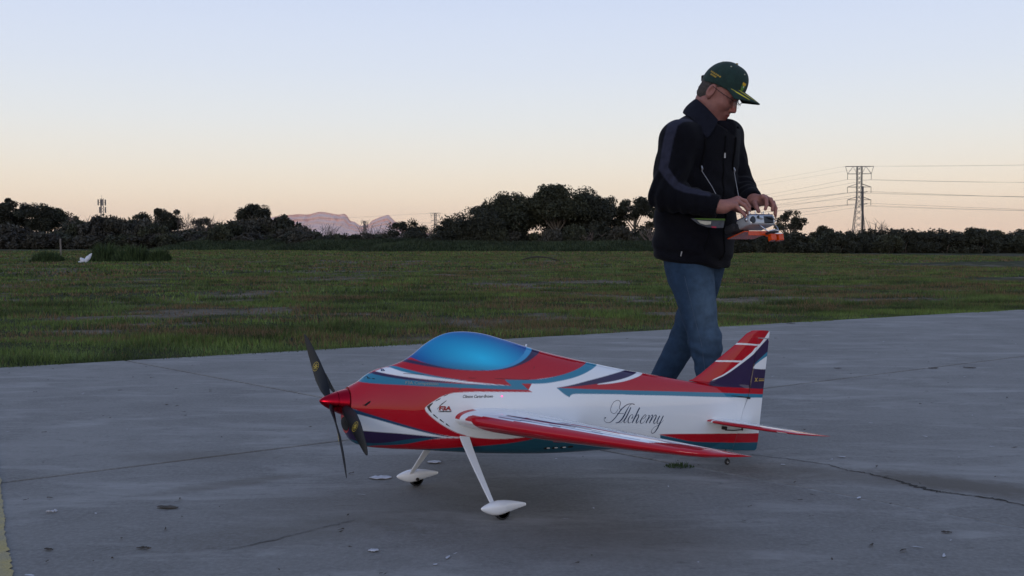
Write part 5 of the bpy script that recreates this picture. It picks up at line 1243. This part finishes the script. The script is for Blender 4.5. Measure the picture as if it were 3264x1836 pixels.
for A_, yaw, pit, base_z in ((RA, R(35), R(3), 0), (LA, R(30), R(-34), 0)):
    f, l, u = shoe_f(A_, yaw, pit); c0 = A_ - u * .035
    def sf(X, Y, Z):
        x, y, z = X - c0[0], Y - c0[1], Z - c0[2]; a, b, c = x * f[0] + y * f[1] + z * f[2], x * l[0] + y * l[1] + z * l[2], x * u[0] + y * u[1] + z * u[2]
        d = cone(a, b, c, (-.045, 0, -.005), (.14, 0, -.018), .042, .036); d = smin(d, cone(a, b, c, (0, 0, .0), (-.005, 0, .06), .046, .045), .03)
        return smax(d, -(c + .045), .006)
    P, Q = surface_net(sf, c0 - .22, c0 + .22, .007); P[:, 2] = np.maximum(P[:, 2], .002)
    mobj('shoe', P, Q, mat('brown_leather', (.035, .025, .018), .5, noise=.2, nscale=40), man, True)

# ---- head: axes fwd / left / up
HS = 1.02; HP, HY = R(34), R(25)
hf0 = np.array([math.cos(HY), -math.sin(HY), 0]); hF = hf0 * math.cos(HP) - np.array([0, 0, math.sin(HP)]); hU = hf0 * math.sin(HP) + np.array([0, 0, math.cos(HP)]); hL = np.array([math.sin(HY), math.cos(HY), 0])
HC = np.array([.114, -.02, 1.562])
def hw(p): p = np.asarray(p, float) * HS; return HC + p[..., 0:1] * hF + p[..., 1:2] * hL + p[..., 2:3] * hU
def head_f(X, Y, Z):
    x, y, z = X - HC[0], Y - HC[1], Z - HC[2]
    a = (x * hF[0] + y * hF[1] + z * hF[2]) / HS; b = (x * hL[0] + y * hL[1] + z * hL[2]) / HS; c = (x * hU[0] + y * hU[1] + z * hU[2]) / HS
    s = np.abs(b)
    d = ell(a, b, c, (.002, 0, .030), (.090, .075, .086))
    d = smin(d, ell(a, b, c, (.036, 0, -.030), (.056, .059, .074)), .035)           # face
    d = smin(d, ell(a, b, c, (.036, 0, -.078), (.044, .048, .037)), .03)            # jaw
    d = smin(d, ell(a, s, c, (.008, .050, -.062), (.034, .014, .030)), .03)         # jaw corner
    d = smin(d, ell(a, b, c, (.068, 0, -.108), (.020, .024, .017)), .018)           # chin
    d = smin(d, ell(a, s, c, (.062, .038, -.022), (.024, .020, .020)), .022)        # cheekbone
    d = smin(d, cone(a, s, c, (.086, .008, .026), (.076, .042, .024), .010, .008), .012)   # brow
    d = smax(d, -ell(a, s, c, (.096, .032, .004), (.018, .017, .012)), .014)        # eye socket
    d = smin(d, ell(a, s, c, (.072, .032, .004), (.014, .013, .010)), .005)         # lids
    d = smin(d, cone(a, b, c, (.088, 0, .016), (.108, 0, -.026), .0075, .0110), .009)      # nose
    d = smin(d, ell(a, s, c, (.098, .012, -.032), (.012, .008, .008)), .007)
    d = smin(d, ell(a, b, c, (.084, 0, -.060), (.018, .026, .020)), .014)           # mouth barrel
    d = smin(d, cone(a, s, c, (.098, 0, -.056), (.086, .020, -.061), .0050, .0030), .005)
    d = smin(d, cone(a, s, c, (.096, 0, -.069), (.086, .018, -.066), .0058, .0032), .005)
    d = d + .0030 * np.exp(-((c + .0625) / .0018) ** 2) * (a > .075) * (s < .024)     # lip line
    d = smax(d, -cone(a, s, c, (.108, .006, -.037), (.100, .006, -.030), .003, .002), .003)
    # ears
    e = ell(a, s, c, (-.006, .079, -.004), (.018, .009, .032)); e = smax(e, -ell(a, s, c, (-.003, .087, -.003), (.010, .008, .020)), .004); d = smin(d, e, .006)
    d = smin(d, ell(a, s, c, (.0, .074, -.030), (.008, .006, .010)), .006)
    # neck down into the collar
    nk = cone(X, Y, Z, tuple(hw((-.020, 0, -.055))), tuple(NECK + np.array([.008, 0, -.06])), .051, .060); d = smin(d * HS, nk, .03)
    sm_ = cone(X, Y, Z, tuple(hw((-.012, -.052, -.055))), tuple(NECK + np.array([.03, -.030, -.02])), .011, .012); d = smin(d, sm_, .02)
    return d
P, Q = surface_net(head_f, HC - [.17, .17, .26], HC + [.19, .17, .16], .0033)
def shade_skin(P, base=(.270, .112, .090)):
    c = np.array(base)[None] * (.88 + .24 * fbm(P[:, 0] * 30, P[:, 1] * 30, P[:, 2] * 30, 3, 7))[:, None]; return c
hc = shade_skin(P)
loc = (P - HC) / HS; la, lb, lc = loc @ hF, loc @ hL, loc @ hU
lips = (np.abs(lc + .0625) < .009) & (la > .080) & (np.abs(lb) < .022); hc[lips] = hc[lips] * np.array((.95, .70, .72))
nose = (la > .098) & (lc < -.008); hc[nose] = hc[nose] * np.array((1.08, .88, .88))
bear = (lc < -.05) & (la > .02); hc[bear] = hc[bear] * np.array((.90, .90, .93))
parts_v, parts_f, parts_c = [P], [Q], [hc]; nv = len(P)
# ---- hands: palm, four fingers and a thumb grown from the forearm
def hand_f(w, fore, palm, fingers, thumb):
    def f(X, Y, Z):
        d = cone(X, Y, Z, fore, w, .036, .030)
        pw, kn, nrm = palm                                 # row of knuckles (index .. little)
        for i in range(4): d = smin(d, cone(X, Y, Z, w + (kn[i] - w) * .12, kn[i], .018, .0125), .016)
        dig = None
        for k_, fg in enumerate(fingers):
            r = (.0098, .0100, .0096, .0085)[k_]
            for i in range(len(fg) - 1):
                c_ = cone(X, Y, Z, fg[i], fg[i + 1], r - .0009 * i, r - .0009 * (i + 1)); dig = c_ if dig is None else np.minimum(dig, c_) if i == 0 else smin(dig, c_, .003)
        d = smin(d, dig, .006)
        th = cone(X, Y, Z, thumb[0], thumb[1], .0170, .0120)
        th = smin(th, cone(X, Y, Z, thumb[1], thumb[2], .0118, .0102), .004); th = smin(th, cone(X, Y, Z, thumb[2], thumb[3], .0102, .0082), .004)
        return smin(d, th, .012)
    return f
A3 = lambda *p: np.array(p, float)
# right hand: back of the hand up, little finger nearest, thumb on the stick
rk = [A3(.166, -.222, 1.080), A3(.163, -.245, 1.082), A3(.154, -.270, 1.070), A3(.142, -.290, 1.052)]
r_f = [[rk[0], A3(.196, -.218, 1.072), A3(.212, -.222, 1.050), A3(.214, -.226, 1.030)], [rk[1], A3(.194, -.243, 1.072), A3(.210, -.245, 1.048), A3(.211, -.246, 1.030)],
       [rk[2], A3(.183, -.272, 1.054), A3(.198, -.273, 1.034), A3(.200, -.272, 1.018)], [rk[3], A3(.160, -.298, 1.034), A3(.176, -.302, 1.014), A3(.186, -.300, 1.000)]]
r_t = [A3(.108, -.235, 1.050), A3(.140, -.205, 1.046), A3(.176, -.200, 1.034), A3(.203, -.206, 1.022)]
lk_ = [A3(.292, -.150, 1.094), A3(.306, -.138, 1.090), A3(.316, -.122, 1.080), A3(.320, -.104, 1.068)]
l_f = [[lk_[0], A3(.300, -.178, 1.082), A3(.298, -.192, 1.058), A3(.292, -.194, 1.040)], [lk_[1], A3(.322, -.166, 1.082), A3(.330, -.178, 1.058), A3(.326, -.180, 1.036)],
       [lk_[2], A3(.338, -.146, 1.070), A3(.346, -.158, 1.044), A3(.342, -.162, 1.020)], [lk_[3], A3(.342, -.122, 1.054), A3(.352, -.134, 1.030), A3(.350, -.140, 1.010)]]
l_t = [A3(.266, -.124, 1.068), A3(.256, -.156, 1.064), A3(.256, -.184, 1.048), A3(.262, -.200, 1.030)]
for w, fo, kn, fg, thm in ((RW + A3(.022, -.002, 0), RE * .25 + RW * .75, rk, r_f, r_t), (LW + A3(.004, -.018, -.001), LE_ * .25 + LW * .75, lk_, l_f, l_t)):
    allp = np.array([w, fo] + kn + [p for g in fg for p in g] + thm); P, Q = surface_net(hand_f(w, fo, (w, kn, None), fg, thm), allp.min(0) - .045, allp.max(0) + .045, .0024)
    hcx = shade_skin(P, (.30, .132, .104)); parts_v.append(P); parts_f.append(Q + nv); parts_c.append(hcx); nv += len(P)
# ---- body under the clothes
def core_f(X, Y, Z):
    d = smax(smax(torso(X, Y, Z, -.055), .88 - Z, .03), Z - 1.40, .03)
    for a, b, ra, rb in ((NECK, RSH, .055, .05), (NECK, LSH, .055, .045), (RSH, RE, .05, .04), (RE, RW, .04, .030), (LSH, LE_, .045, .038), (LE_, LW, .038, .028), (RH, RK, .07, .045), (RK, RA, .05, .036), (LH, LK, .065, .045), (LK, LA, .05, .036), (NECK + [0, 0, -.30], NECK + [0, 0, -.02], .06, .05)): d = smin(d, cone(X, Y, Z, a, b, ra, rb), .02)
    return d
P, Q = surface_net(core_f, (-.25, -.33, .05), (.36, .2, 1.5), .014)
parts_v.append(P); parts_f.append(Q + nv); parts_c.append(shade_skin(P)); nv += len(P)
body = mobj('body', np.concatenate(parts_v), np.concatenate(parts_f), M_skin, man, True, np.concatenate(parts_c))
# ---- hair: close-cropped shell at the back and sides, below the cap
def hair_f(X, Y, Z):
    x, y, z = X - HC[0], Y - HC[1], Z - HC[2]
    a = (x * hF[0] + y * hF[1] + z * hF[2]) / HS; b = (x * hL[0] + y * hL[1] + z * hL[2]) / HS; c = (x * hU[0] + y * hU[1] + z * hU[2]) / HS
    d = ell(a, b, c, (.0, 0, .026), (.0915, .0768, .088)); d = smin(d, ell(a, b, c, (-.040, 0, -.030), (.046, .058, .050)), .03)
    d = d + .0025 * (vnoise(a * 300, b * 300, c * 300, 3) - .5)
    s = np.abs(b); lim = np.where(a > -.012, .010 + (a + .012) * .55, -.052 + (a + .05) * -.1)
    d = smax(d, -(c - lim), .004); d = smax(d, a - .040 + 1.0 * (s < .045), .004)
    return smax(d, -ell(a, s, c, (-.006, .079, -.006), (.021, .014, .034)), .003) * HS
P, Q = surface_net(hair_f, HC - .16, HC + .16, .0036); mobj('hair', P, Q, M_hair, man, True)
# ---- cap
cap_root = empty('cap', tuple(hw((0, 0, .03))), man)
def capw(p): return hw(p) - hw(np.array((0, 0, .03)))
M_cap = mat('dark_green_cap_cloth', (.0065, .026, .020), .9, noise=.2, nscale=60, bump=.2, bscale=300, sheen=.05); M_yel = mat('yellow_embroidery', (.58, .50, .03), .8, noise=.15, nscale=120)
n, m = 26, 60; V = []
def dome(el, azm, g=0.):
    fr_ = max(0, math.cos(azm)); ce, se = max(math.cos(el), 0), math.sin(el)
    rx, ry, rz = (.100 if math.cos(azm) > 0 else .094) + g, .084 + g, .104 + g
    x = .004 + rx * ce ** (1 - .42 * fr_) * math.cos(azm); y = ry * ce ** (1 - .2 * fr_) * math.sin(azm)
    z = .040 + (rz * se ** (1 - .08 * fr_) if se > 0 else .085 * se)
    return np.array([x, y, z])
el0 = -.10
for i in range(n):
    e_ = el0 + (math.pi / 2 - el0) * i / (n - 1)
    for j in range(m):
        azm = 2 * math.pi * j / m; e2 = e_
        if i == 0 or True: e2 = e_ - .30 * (1 - i / (n - 1)) * max(0, -math.cos(azm)) * .9 + .06 * (1 - i / (n - 1)) * max(0, math.cos(azm))
        V.append(capw(dome(e2, azm)))
dm = mobj('crown', V, gridfaces(n, m, True), M_cap, cap_root, True); so = dm.modifiers.new('thick', 'SOLIDIFY'); so.thickness = .002; so.offset = 0
for k in range(6):                                       # panel seams, eyelets
    azm = math.pi * k / 3 + .0
    MB().tube([capw(dome(e_, azm, .0006)) for e_ in np.linspace(-.02, 1.5, 22)], .0011, 5).obj('panel_seam', M_cap, cap_root)
    MB().tube([capw(dome(.93, azm + .52, -.001)), capw(dome(.93, azm + .52, .0028))], .0036, 10).obj('eyelet', mat('pale_eyelet_thread', (.35, .36, .26), .8, noise=.1, nscale=90) if k == 0 else bpy.data.materials['pale_eyelet_thread'], cap_root)
MB().ellip(tuple(capw(np.array([.004, 0, .146]))), (.0075, .0075, .004), 6, 10).obj('button', mat('gold_button', (.35, .25, .04), .7, noise=.1, nscale=90), cap_root, True)
# peak
nu_, nv_ = 30, 13
def peak(u, v, g=0.):                                    # u -1..1 across, v 0..1 outwards
    a = u * 1.18; x0, y0 = .002 + .097 * math.cos(a), .082 * math.sin(a)
    out = .088 * (1 - .18 * u * u) * math.cos(u * .55); x = x0 + v * out; y = y0 * (1 + .03 * v); drop = .036 * (u * u) * (.6 + .4 * v) + .004 * v + .004 * v * v
    return np.array([x, y, .062 - drop + g])
V = [capw(peak(-1 + 2 * i / (nu_ - 1), j / (nv_ - 1))) for i in range(nu_) for j in range(nv_)]
pk_o = mobj('peak', V, gridfaces(nu_, nv_), M_cap, cap_root, True); so = pk_o.modifiers.new('thick', 'SOLIDIFY'); so.thickness = .004; so.offset = 0
def peak_stripe(us, vs, ws):
    V = []
    for u, v, w in zip(us, vs, ws): V += [capw(peak(u - w, v, .0030)), capw(peak(u + w, v, .0030))]
    mobj('peak_stripe', V, [(2 * i, 2 * i + 1, 2 * i + 3, 2 * i + 2) for i in range(len(us) - 1)], M_yel, pk_o)
tt = np.linspace(0, 1, 14)
for sg in (-1, 1):
    peak_stripe(sg * (.88 - .34 * tt), .12 + .80 * tt, .022 + .034 * np.sin(np.pi * tt)); peak_stripe(sg * (.50 - .28 * tt ** 1.4), .04 + .90 * tt, .018 + .030 * np.sin(np.pi * tt))
# crest on the front panel, side lettering as two worn gold lines
def on_dome(azm, el, g=.0016): return capw(dome(el, azm, g))
def patch_poly(name, pts, m_, g):
    A_ = np.array(pts); lo_, hi_ = A_.min(0), A_.max(0); na_, ne_ = 22, 26; V = []; Fc = []
    for i in range(na_ + 1):
        for j in range(ne_ + 1): V.append(on_dome(lo_[0] + (hi_[0] - lo_[0]) * i / na_, lo_[1] + (hi_[1] - lo_[1]) * j / ne_, g))
    for i in range(na_):
        for j in range(ne_):
            c_ = np.array([[lo_[0] + (hi_[0] - lo_[0]) * (i + .5) / na_], [lo_[1] + (hi_[1] - lo_[1]) * (j + .5) / ne_]])
            if inpoly(c_[0], c_[1], pts)[0]: Fc.append((i * (ne_ + 1) + j, (i + 1) * (ne_ + 1) + j, (i + 1) * (ne_ + 1) + j + 1, i * (ne_ + 1) + j + 1))
    return mobj(name, V, Fc, m_, cap_root)
A0 = -.42
patch_poly('crest_shield', [(A0 - .13, .52), (A0 + .13, .52), (A0 + .13, .30), (A0 + .07, .16), (A0, .11), (A0 - .07, .16), (A0 - .13, .30)], mat('crest_green', (.10, .20, .03), .8, noise=.2, nscale=120), .0018)
patch_poly('crest_top', [(A0 - .13, .525), (A0 + .13, .525), (A0 + .13, .44), (A0, .36), (A0 - .13, .44)], mat('crest_gold', (.62, .36, .02), .8, noise=.15, nscale=120), .0024)
patch_poly('crest_ball', [(A0 + .035 * math.cos(t), .345 + .04 * math.sin(t)) for t in np.linspace(0, 6.28, 9)[:-1]], mat('crest_white', (.62, .64, .60), .8, noise=.1, nscale=120), .0030)
patch_poly('crest_ribbon', [(A0 - .17, .17), (A0 - .08, .10), (A0 + .08, .10), (A0 + .17, .17), (A0 + .12, .07), (A0, .02), (A0 - .12, .07)], mat('crest_ribbon_cloth', (.50, .42, .16), .8, noise=.3, nscale=200), .0027)
M_gth = mat('gold_thread', (.34, .22, .03), .8, noise=.6, nscale=420)
for e_, a0, a1 in ((.235, -2.30, -1.62), (.135, -2.18, -1.80)):
    V = []
    for t in np.linspace(0, 1, 24): V += [on_dome(a0 + (a1 - a0) * t, e_ - .03, .0022), on_dome(a0 + (a1 - a0) * t, e_ + .035, .0022)]
    mobj('side_embroidery', V, [(2 * i, 2 * i + 1, 2 * i + 3, 2 * i + 2) for i in range(23) if i % 4 != 3], M_gth, cap_root)
mb = MB(); mb.box(tuple(capw(np.array([-.090, 0, .022]))), (.012, .03, .022)); mb.obj('rear_strap', M_blackc, cap_root)
# ---- spectacles
gl = empty('spectacles', tuple(hw((.09, 0, .0))), man)
def gw(p): return hw(np.array(p)) - hw(np.array((.09, 0, .0)))
M_frame = mat('dark_wire_frame', (.02, .018, .018), .35, metal=.6, noise=.1, nscale=90)
M_lens = mat('clear_lens', (.85, .90, .88), .02, trans=.0, alpha=.16, noise=.02, nscale=20)
for sg in (-1, 1):
    c0 = np.array((.109, sg * .034, .002)); ring = []
    for t in np.linspace(0, 2 * math.pi, 25)[:-1]:
        y_, z_ = .0245 * math.cos(t), .0160 * math.sin(t); ring.append(c0 + np.array((-max(0, sg * y_) * .25, y_, z_)))
    mobj('lens', [gw(p) for p in ring], [tuple(range(24))], M_lens, gl)
    MB().tube([gw(p) for p in ring[12:] + ring[:1]][::-1] if False else [gw(p) for p in (ring[:13])], .0011, 5).obj('upper_rim', M_frame, gl)
    MB().tube([gw(c0 + (-.008, sg * .0245, .006)), gw((.085, sg * .072, .010)), gw((.03, sg * .081, .012)), gw((-.008, sg * .084, .016))], .0013, 6).obj('temple', M_frame, gl)
MB().tube([gw((.111, -.011, .008)), gw((.113, 0, .010)), gw((.111, .011, .008))], .0011, 5).obj('bridge', M_frame, gl)

# ------------------------------------------------------------------ radio transmitter and its tray
TXC = np.array([.228, -.255, .976]) + MO; tilt = R(14)
TA = R(68); tf0 = np.array([math.cos(TA), -math.sin(TA), 0]); txF, txL = tf0 * math.cos(tilt) + np.array([0, 0, math.sin(tilt)]), np.array([math.sin(TA), math.cos(TA), 0])
txU = np.cross(txF, txL); txU = txU if txU[2] > 0 else -txU
tx = bpy.data.objects.new('radio_transmitter', None); link(tx)
tx.matrix_world = Matrix(((txF[0], txL[0], txU[0], TXC[0]), (txF[1], txL[1], txU[1], TXC[1]), (txF[2], txL[2], txU[2], TXC[2]), (0, 0, 0, 1))) @ Matrix.Diagonal((.90, .70, .90, 1))
tag(tx, 'silver radio control transmitter with dark windows and stick tops in the man\'s hands', 'transmitter')
M_silver = mat('silver_plastic', (.46, .48, .50), .32, metal=.35, noise=.05, nscale=20); M_navy = mat('navy_faceplate', (.030, .036, .10), .4, noise=.05, nscale=20); M_dk = mat('black_plastic', (.012, .013, .016), .45, noise=.1, nscale=40)
M_chrome = mat('chrome_fittings', (.62, .62, .63), .2, metal=1, noise=.03, nscale=20)
o = MB().box((.015, 0, 0), (.120, .182, .050)).obj('case', M_silver, tx); bevel(o, .014, 4); case = o
o = MB().box((.010, 0, .0252), (.118, .166, .006)).obj('face_plate', M_navy, tx); bevel(o, .002, 2)
o = MB().box((.0735, .040, .000), (.010, .066, .034)).obj('rear_window', M_dk, tx); bevel(o, .004, 2)
MB().tube([(.068, -.072, -.001), (.0785, -.072, -.001)], .0165, 22).obj('round_grip_inset', M_dk, tx)
MB().tube([(.074, -.034, .011), (.082, -.034, .011)], .007, 14).obj('socket', M_dk, tx)
MB().tube([(.079, -.030, .010), (.082, -.002, .003)], .0042, 8).obj('antenna', M_silver, tx)
MB().tube([(.080, .026, .010), (.084, .050, .004), (.084, .074, .000)], .0034, 8).obj('antenna_arm', M_dk, tx)
for x_, y_, h_ in ((-.02, -.050, .028), (-.02, .050, .028)):
    st_o = MB().tube([(x_, y_, .026), (x_ - .002, y_, .026 + h_)], [.0028, .0032], 8).obj('control_stick', M_chrome, tx)
    MB().tube([(x_, y_, .0285), (x_, y_, .031)], .017, 22).obj('gimbal', M_dk, tx)
for i, y_ in enumerate((-.078, -.060, -.034, -.012, .014, .036, .060, .076)):
    x_ = .058 - .012 * (i % 2); h_ = (.016, .010, .022, .010, .012, .020, .010, .014)[i]
    MB().tube([(x_, y_, .027), (x_ + .003, y_, .027 + h_)], [.0030, .0022], 8).obj('toggle_switch', M_chrome, tx)
for y_ in (-.094, .094): MB().ellip((.045, y_, .006), (.010, .006, .010), 7, 12).obj('side_dial', M_chrome, tx, True)
MB().tube([(.05, .093, -.005), (.062, .110, -.003)], .002, 6).obj('side_switch', M_chrome, tx)
# chrome carrying stand bent under the case
MB().tube([(.066, -.030, -.022), (.082, -.026, -.034), (.098, -.012, -.056), (.104, .000, -.064), (.112, .016, -.062), (.1135, .03, -.060), (.112, .050, -.062), (.106, .068, -.062), (.098, .074, -.050), (.084, .078, -.034), (.066, .076, -.022)], .0034, 8).obj('carry_stand', M_chrome, tx, True)
# tray with orange acrylic panels and hand-warmer cover
tr = bpy.data.objects.new('transmitter_tray', None); link(tr); tr.matrix_world = tx.matrix_world.copy(); tag(tr, 'transmitter tray of orange acrylic with dark padded cover under the radio', 'tray')
M_or = mat('orange_acrylic', (.80, .085, .002), .15, spec=.6, trans=.35, noise=.05, nscale=10); M_cov = mat('dark_padded_cover', (.012, .012, .015), .85, noise=.2, nscale=40, bump=.3, bscale=120)
o = MB().box((.000, -.045, -.056), (.140, .190, .005)).obj('floor_panel', M_or, tr); bevel(o, .0015, 2)
o = MB().box((.072, -.040, -.066), (.005, .150, .020)).obj('front_panel', M_or, tr); bevel(o, .0015, 2)
for y_ in (.012, .064):
    o = MB().box((.112, y_, -.098), (.030, .036, .026)).obj('hand_rest', M_or, tr); bevel(o, .003, 2)
o = MB().box((.104, .038, -.083), (.040, .092, .005)).obj('rest_plate', M_or, tr); bevel(o, .0015, 2)
o = MB().box((.092, .034, -.068), (.044, .062, .010)).obj('foot_pad', M_dk, tr); bevel(o, .003, 2)
MB().box((.108, .062, -.077), (.012, .040, .006)).obj('white_strip', M_white, tr)
o = MB().box((-.062, -.070, -.012), (.08, .130, .044)).obj('padded_cover', M_cov, tr); bevel(o, .018, 4)
M_lime = mat('lime_lining', (.055, .11, .010), .85, noise=.2, nscale=60); M_cream = mat('cream_lining', (.42, .39, .30), .85, noise=.15, nscale=60); M_gry = mat('grey_lining', (.055, .058, .066), .85, noise=.2, nscale=60)
# loose flap of the cover hanging below the near sleeve
fo_ = np.linalg.inv(np.array(tx.matrix_world))
def loc_(p): q = fo_ @ np.append(np.array(p) + MO, 1); return q[:3]
def flap(name, pts, m_):
    return mobj(name, [loc_(p) for p in pts], [tuple(range(len(pts)))], m_, tr)
fy = -.315
for nm, pts, m_, dy in (('flap_cloth', [(-.050, .997), (.092, .992), (.086, .958), (.060, .957), (.020, .960), (-.020, .974)], M_gry, 0), ('flap_edge', [(-.040, .998), (.092, .996), (.092, .988), (.02, .990), (-.02, .992)], M_lime, -.003), ('flap_lining', [(-.024, .989), (.034, .984), (.032, .972), (.010, .970), (-.012, .977)], M_cream, -.004), ('flap_tag', [(.036, .964), (.056, .963), (.056, .957), (.037, .958)], mat('red_tag', (.35, .02, .05), .8, noise=.2, nscale=60), -.004)):
    o = flap(nm, [(x_, fy + dy, z_) for x_, z_ in pts], m_); so = o.modifiers.new('thick', 'SOLIDIFY'); so.thickness = .003
# neck straps with cords and hooks
ns = bpy.data.objects.new('neck_strap', None); link(ns); ns.location = tuple(MO); tag(ns, 'black transmitter neck strap with pale cords over the jacket front', 'strap')
M_cord = mat('pale_cord', (.22, .225, .24), .6, noise=.1, nscale=60)
def strap(lat, ztop, zmid, end):
    P_ = []
    for z in np.linspace(ztop, zmid, 9): P_.append(raycast_on(jk, np.array([.055, -.01, z]) + LV * lat + FV * .5, -FV) + FV * .004)
    MB().tube(P_, .0045, 6).obj('webbing', M_blackc, ns)
    e = P_[-1]; MB().tube([e + FV * .004 + [0, 0, .012], e + FV * .008, e + FV * .006 - [0, 0, .012]], [.003, .005, .003], 6).obj('hook', M_zip, ns)
    MB().tube([e + FV * .006 - [0, 0, .010], e * .5 + np.array(end) * .5 + FV * .004, np.array(end)], .0016, 6).obj('cord', M_cord, ns)
strap(-.150, 1.34, 1.215, (.092, -.240, 1.06)); strap(.045, 1.36, 1.215, (.196, -.170, 1.00))
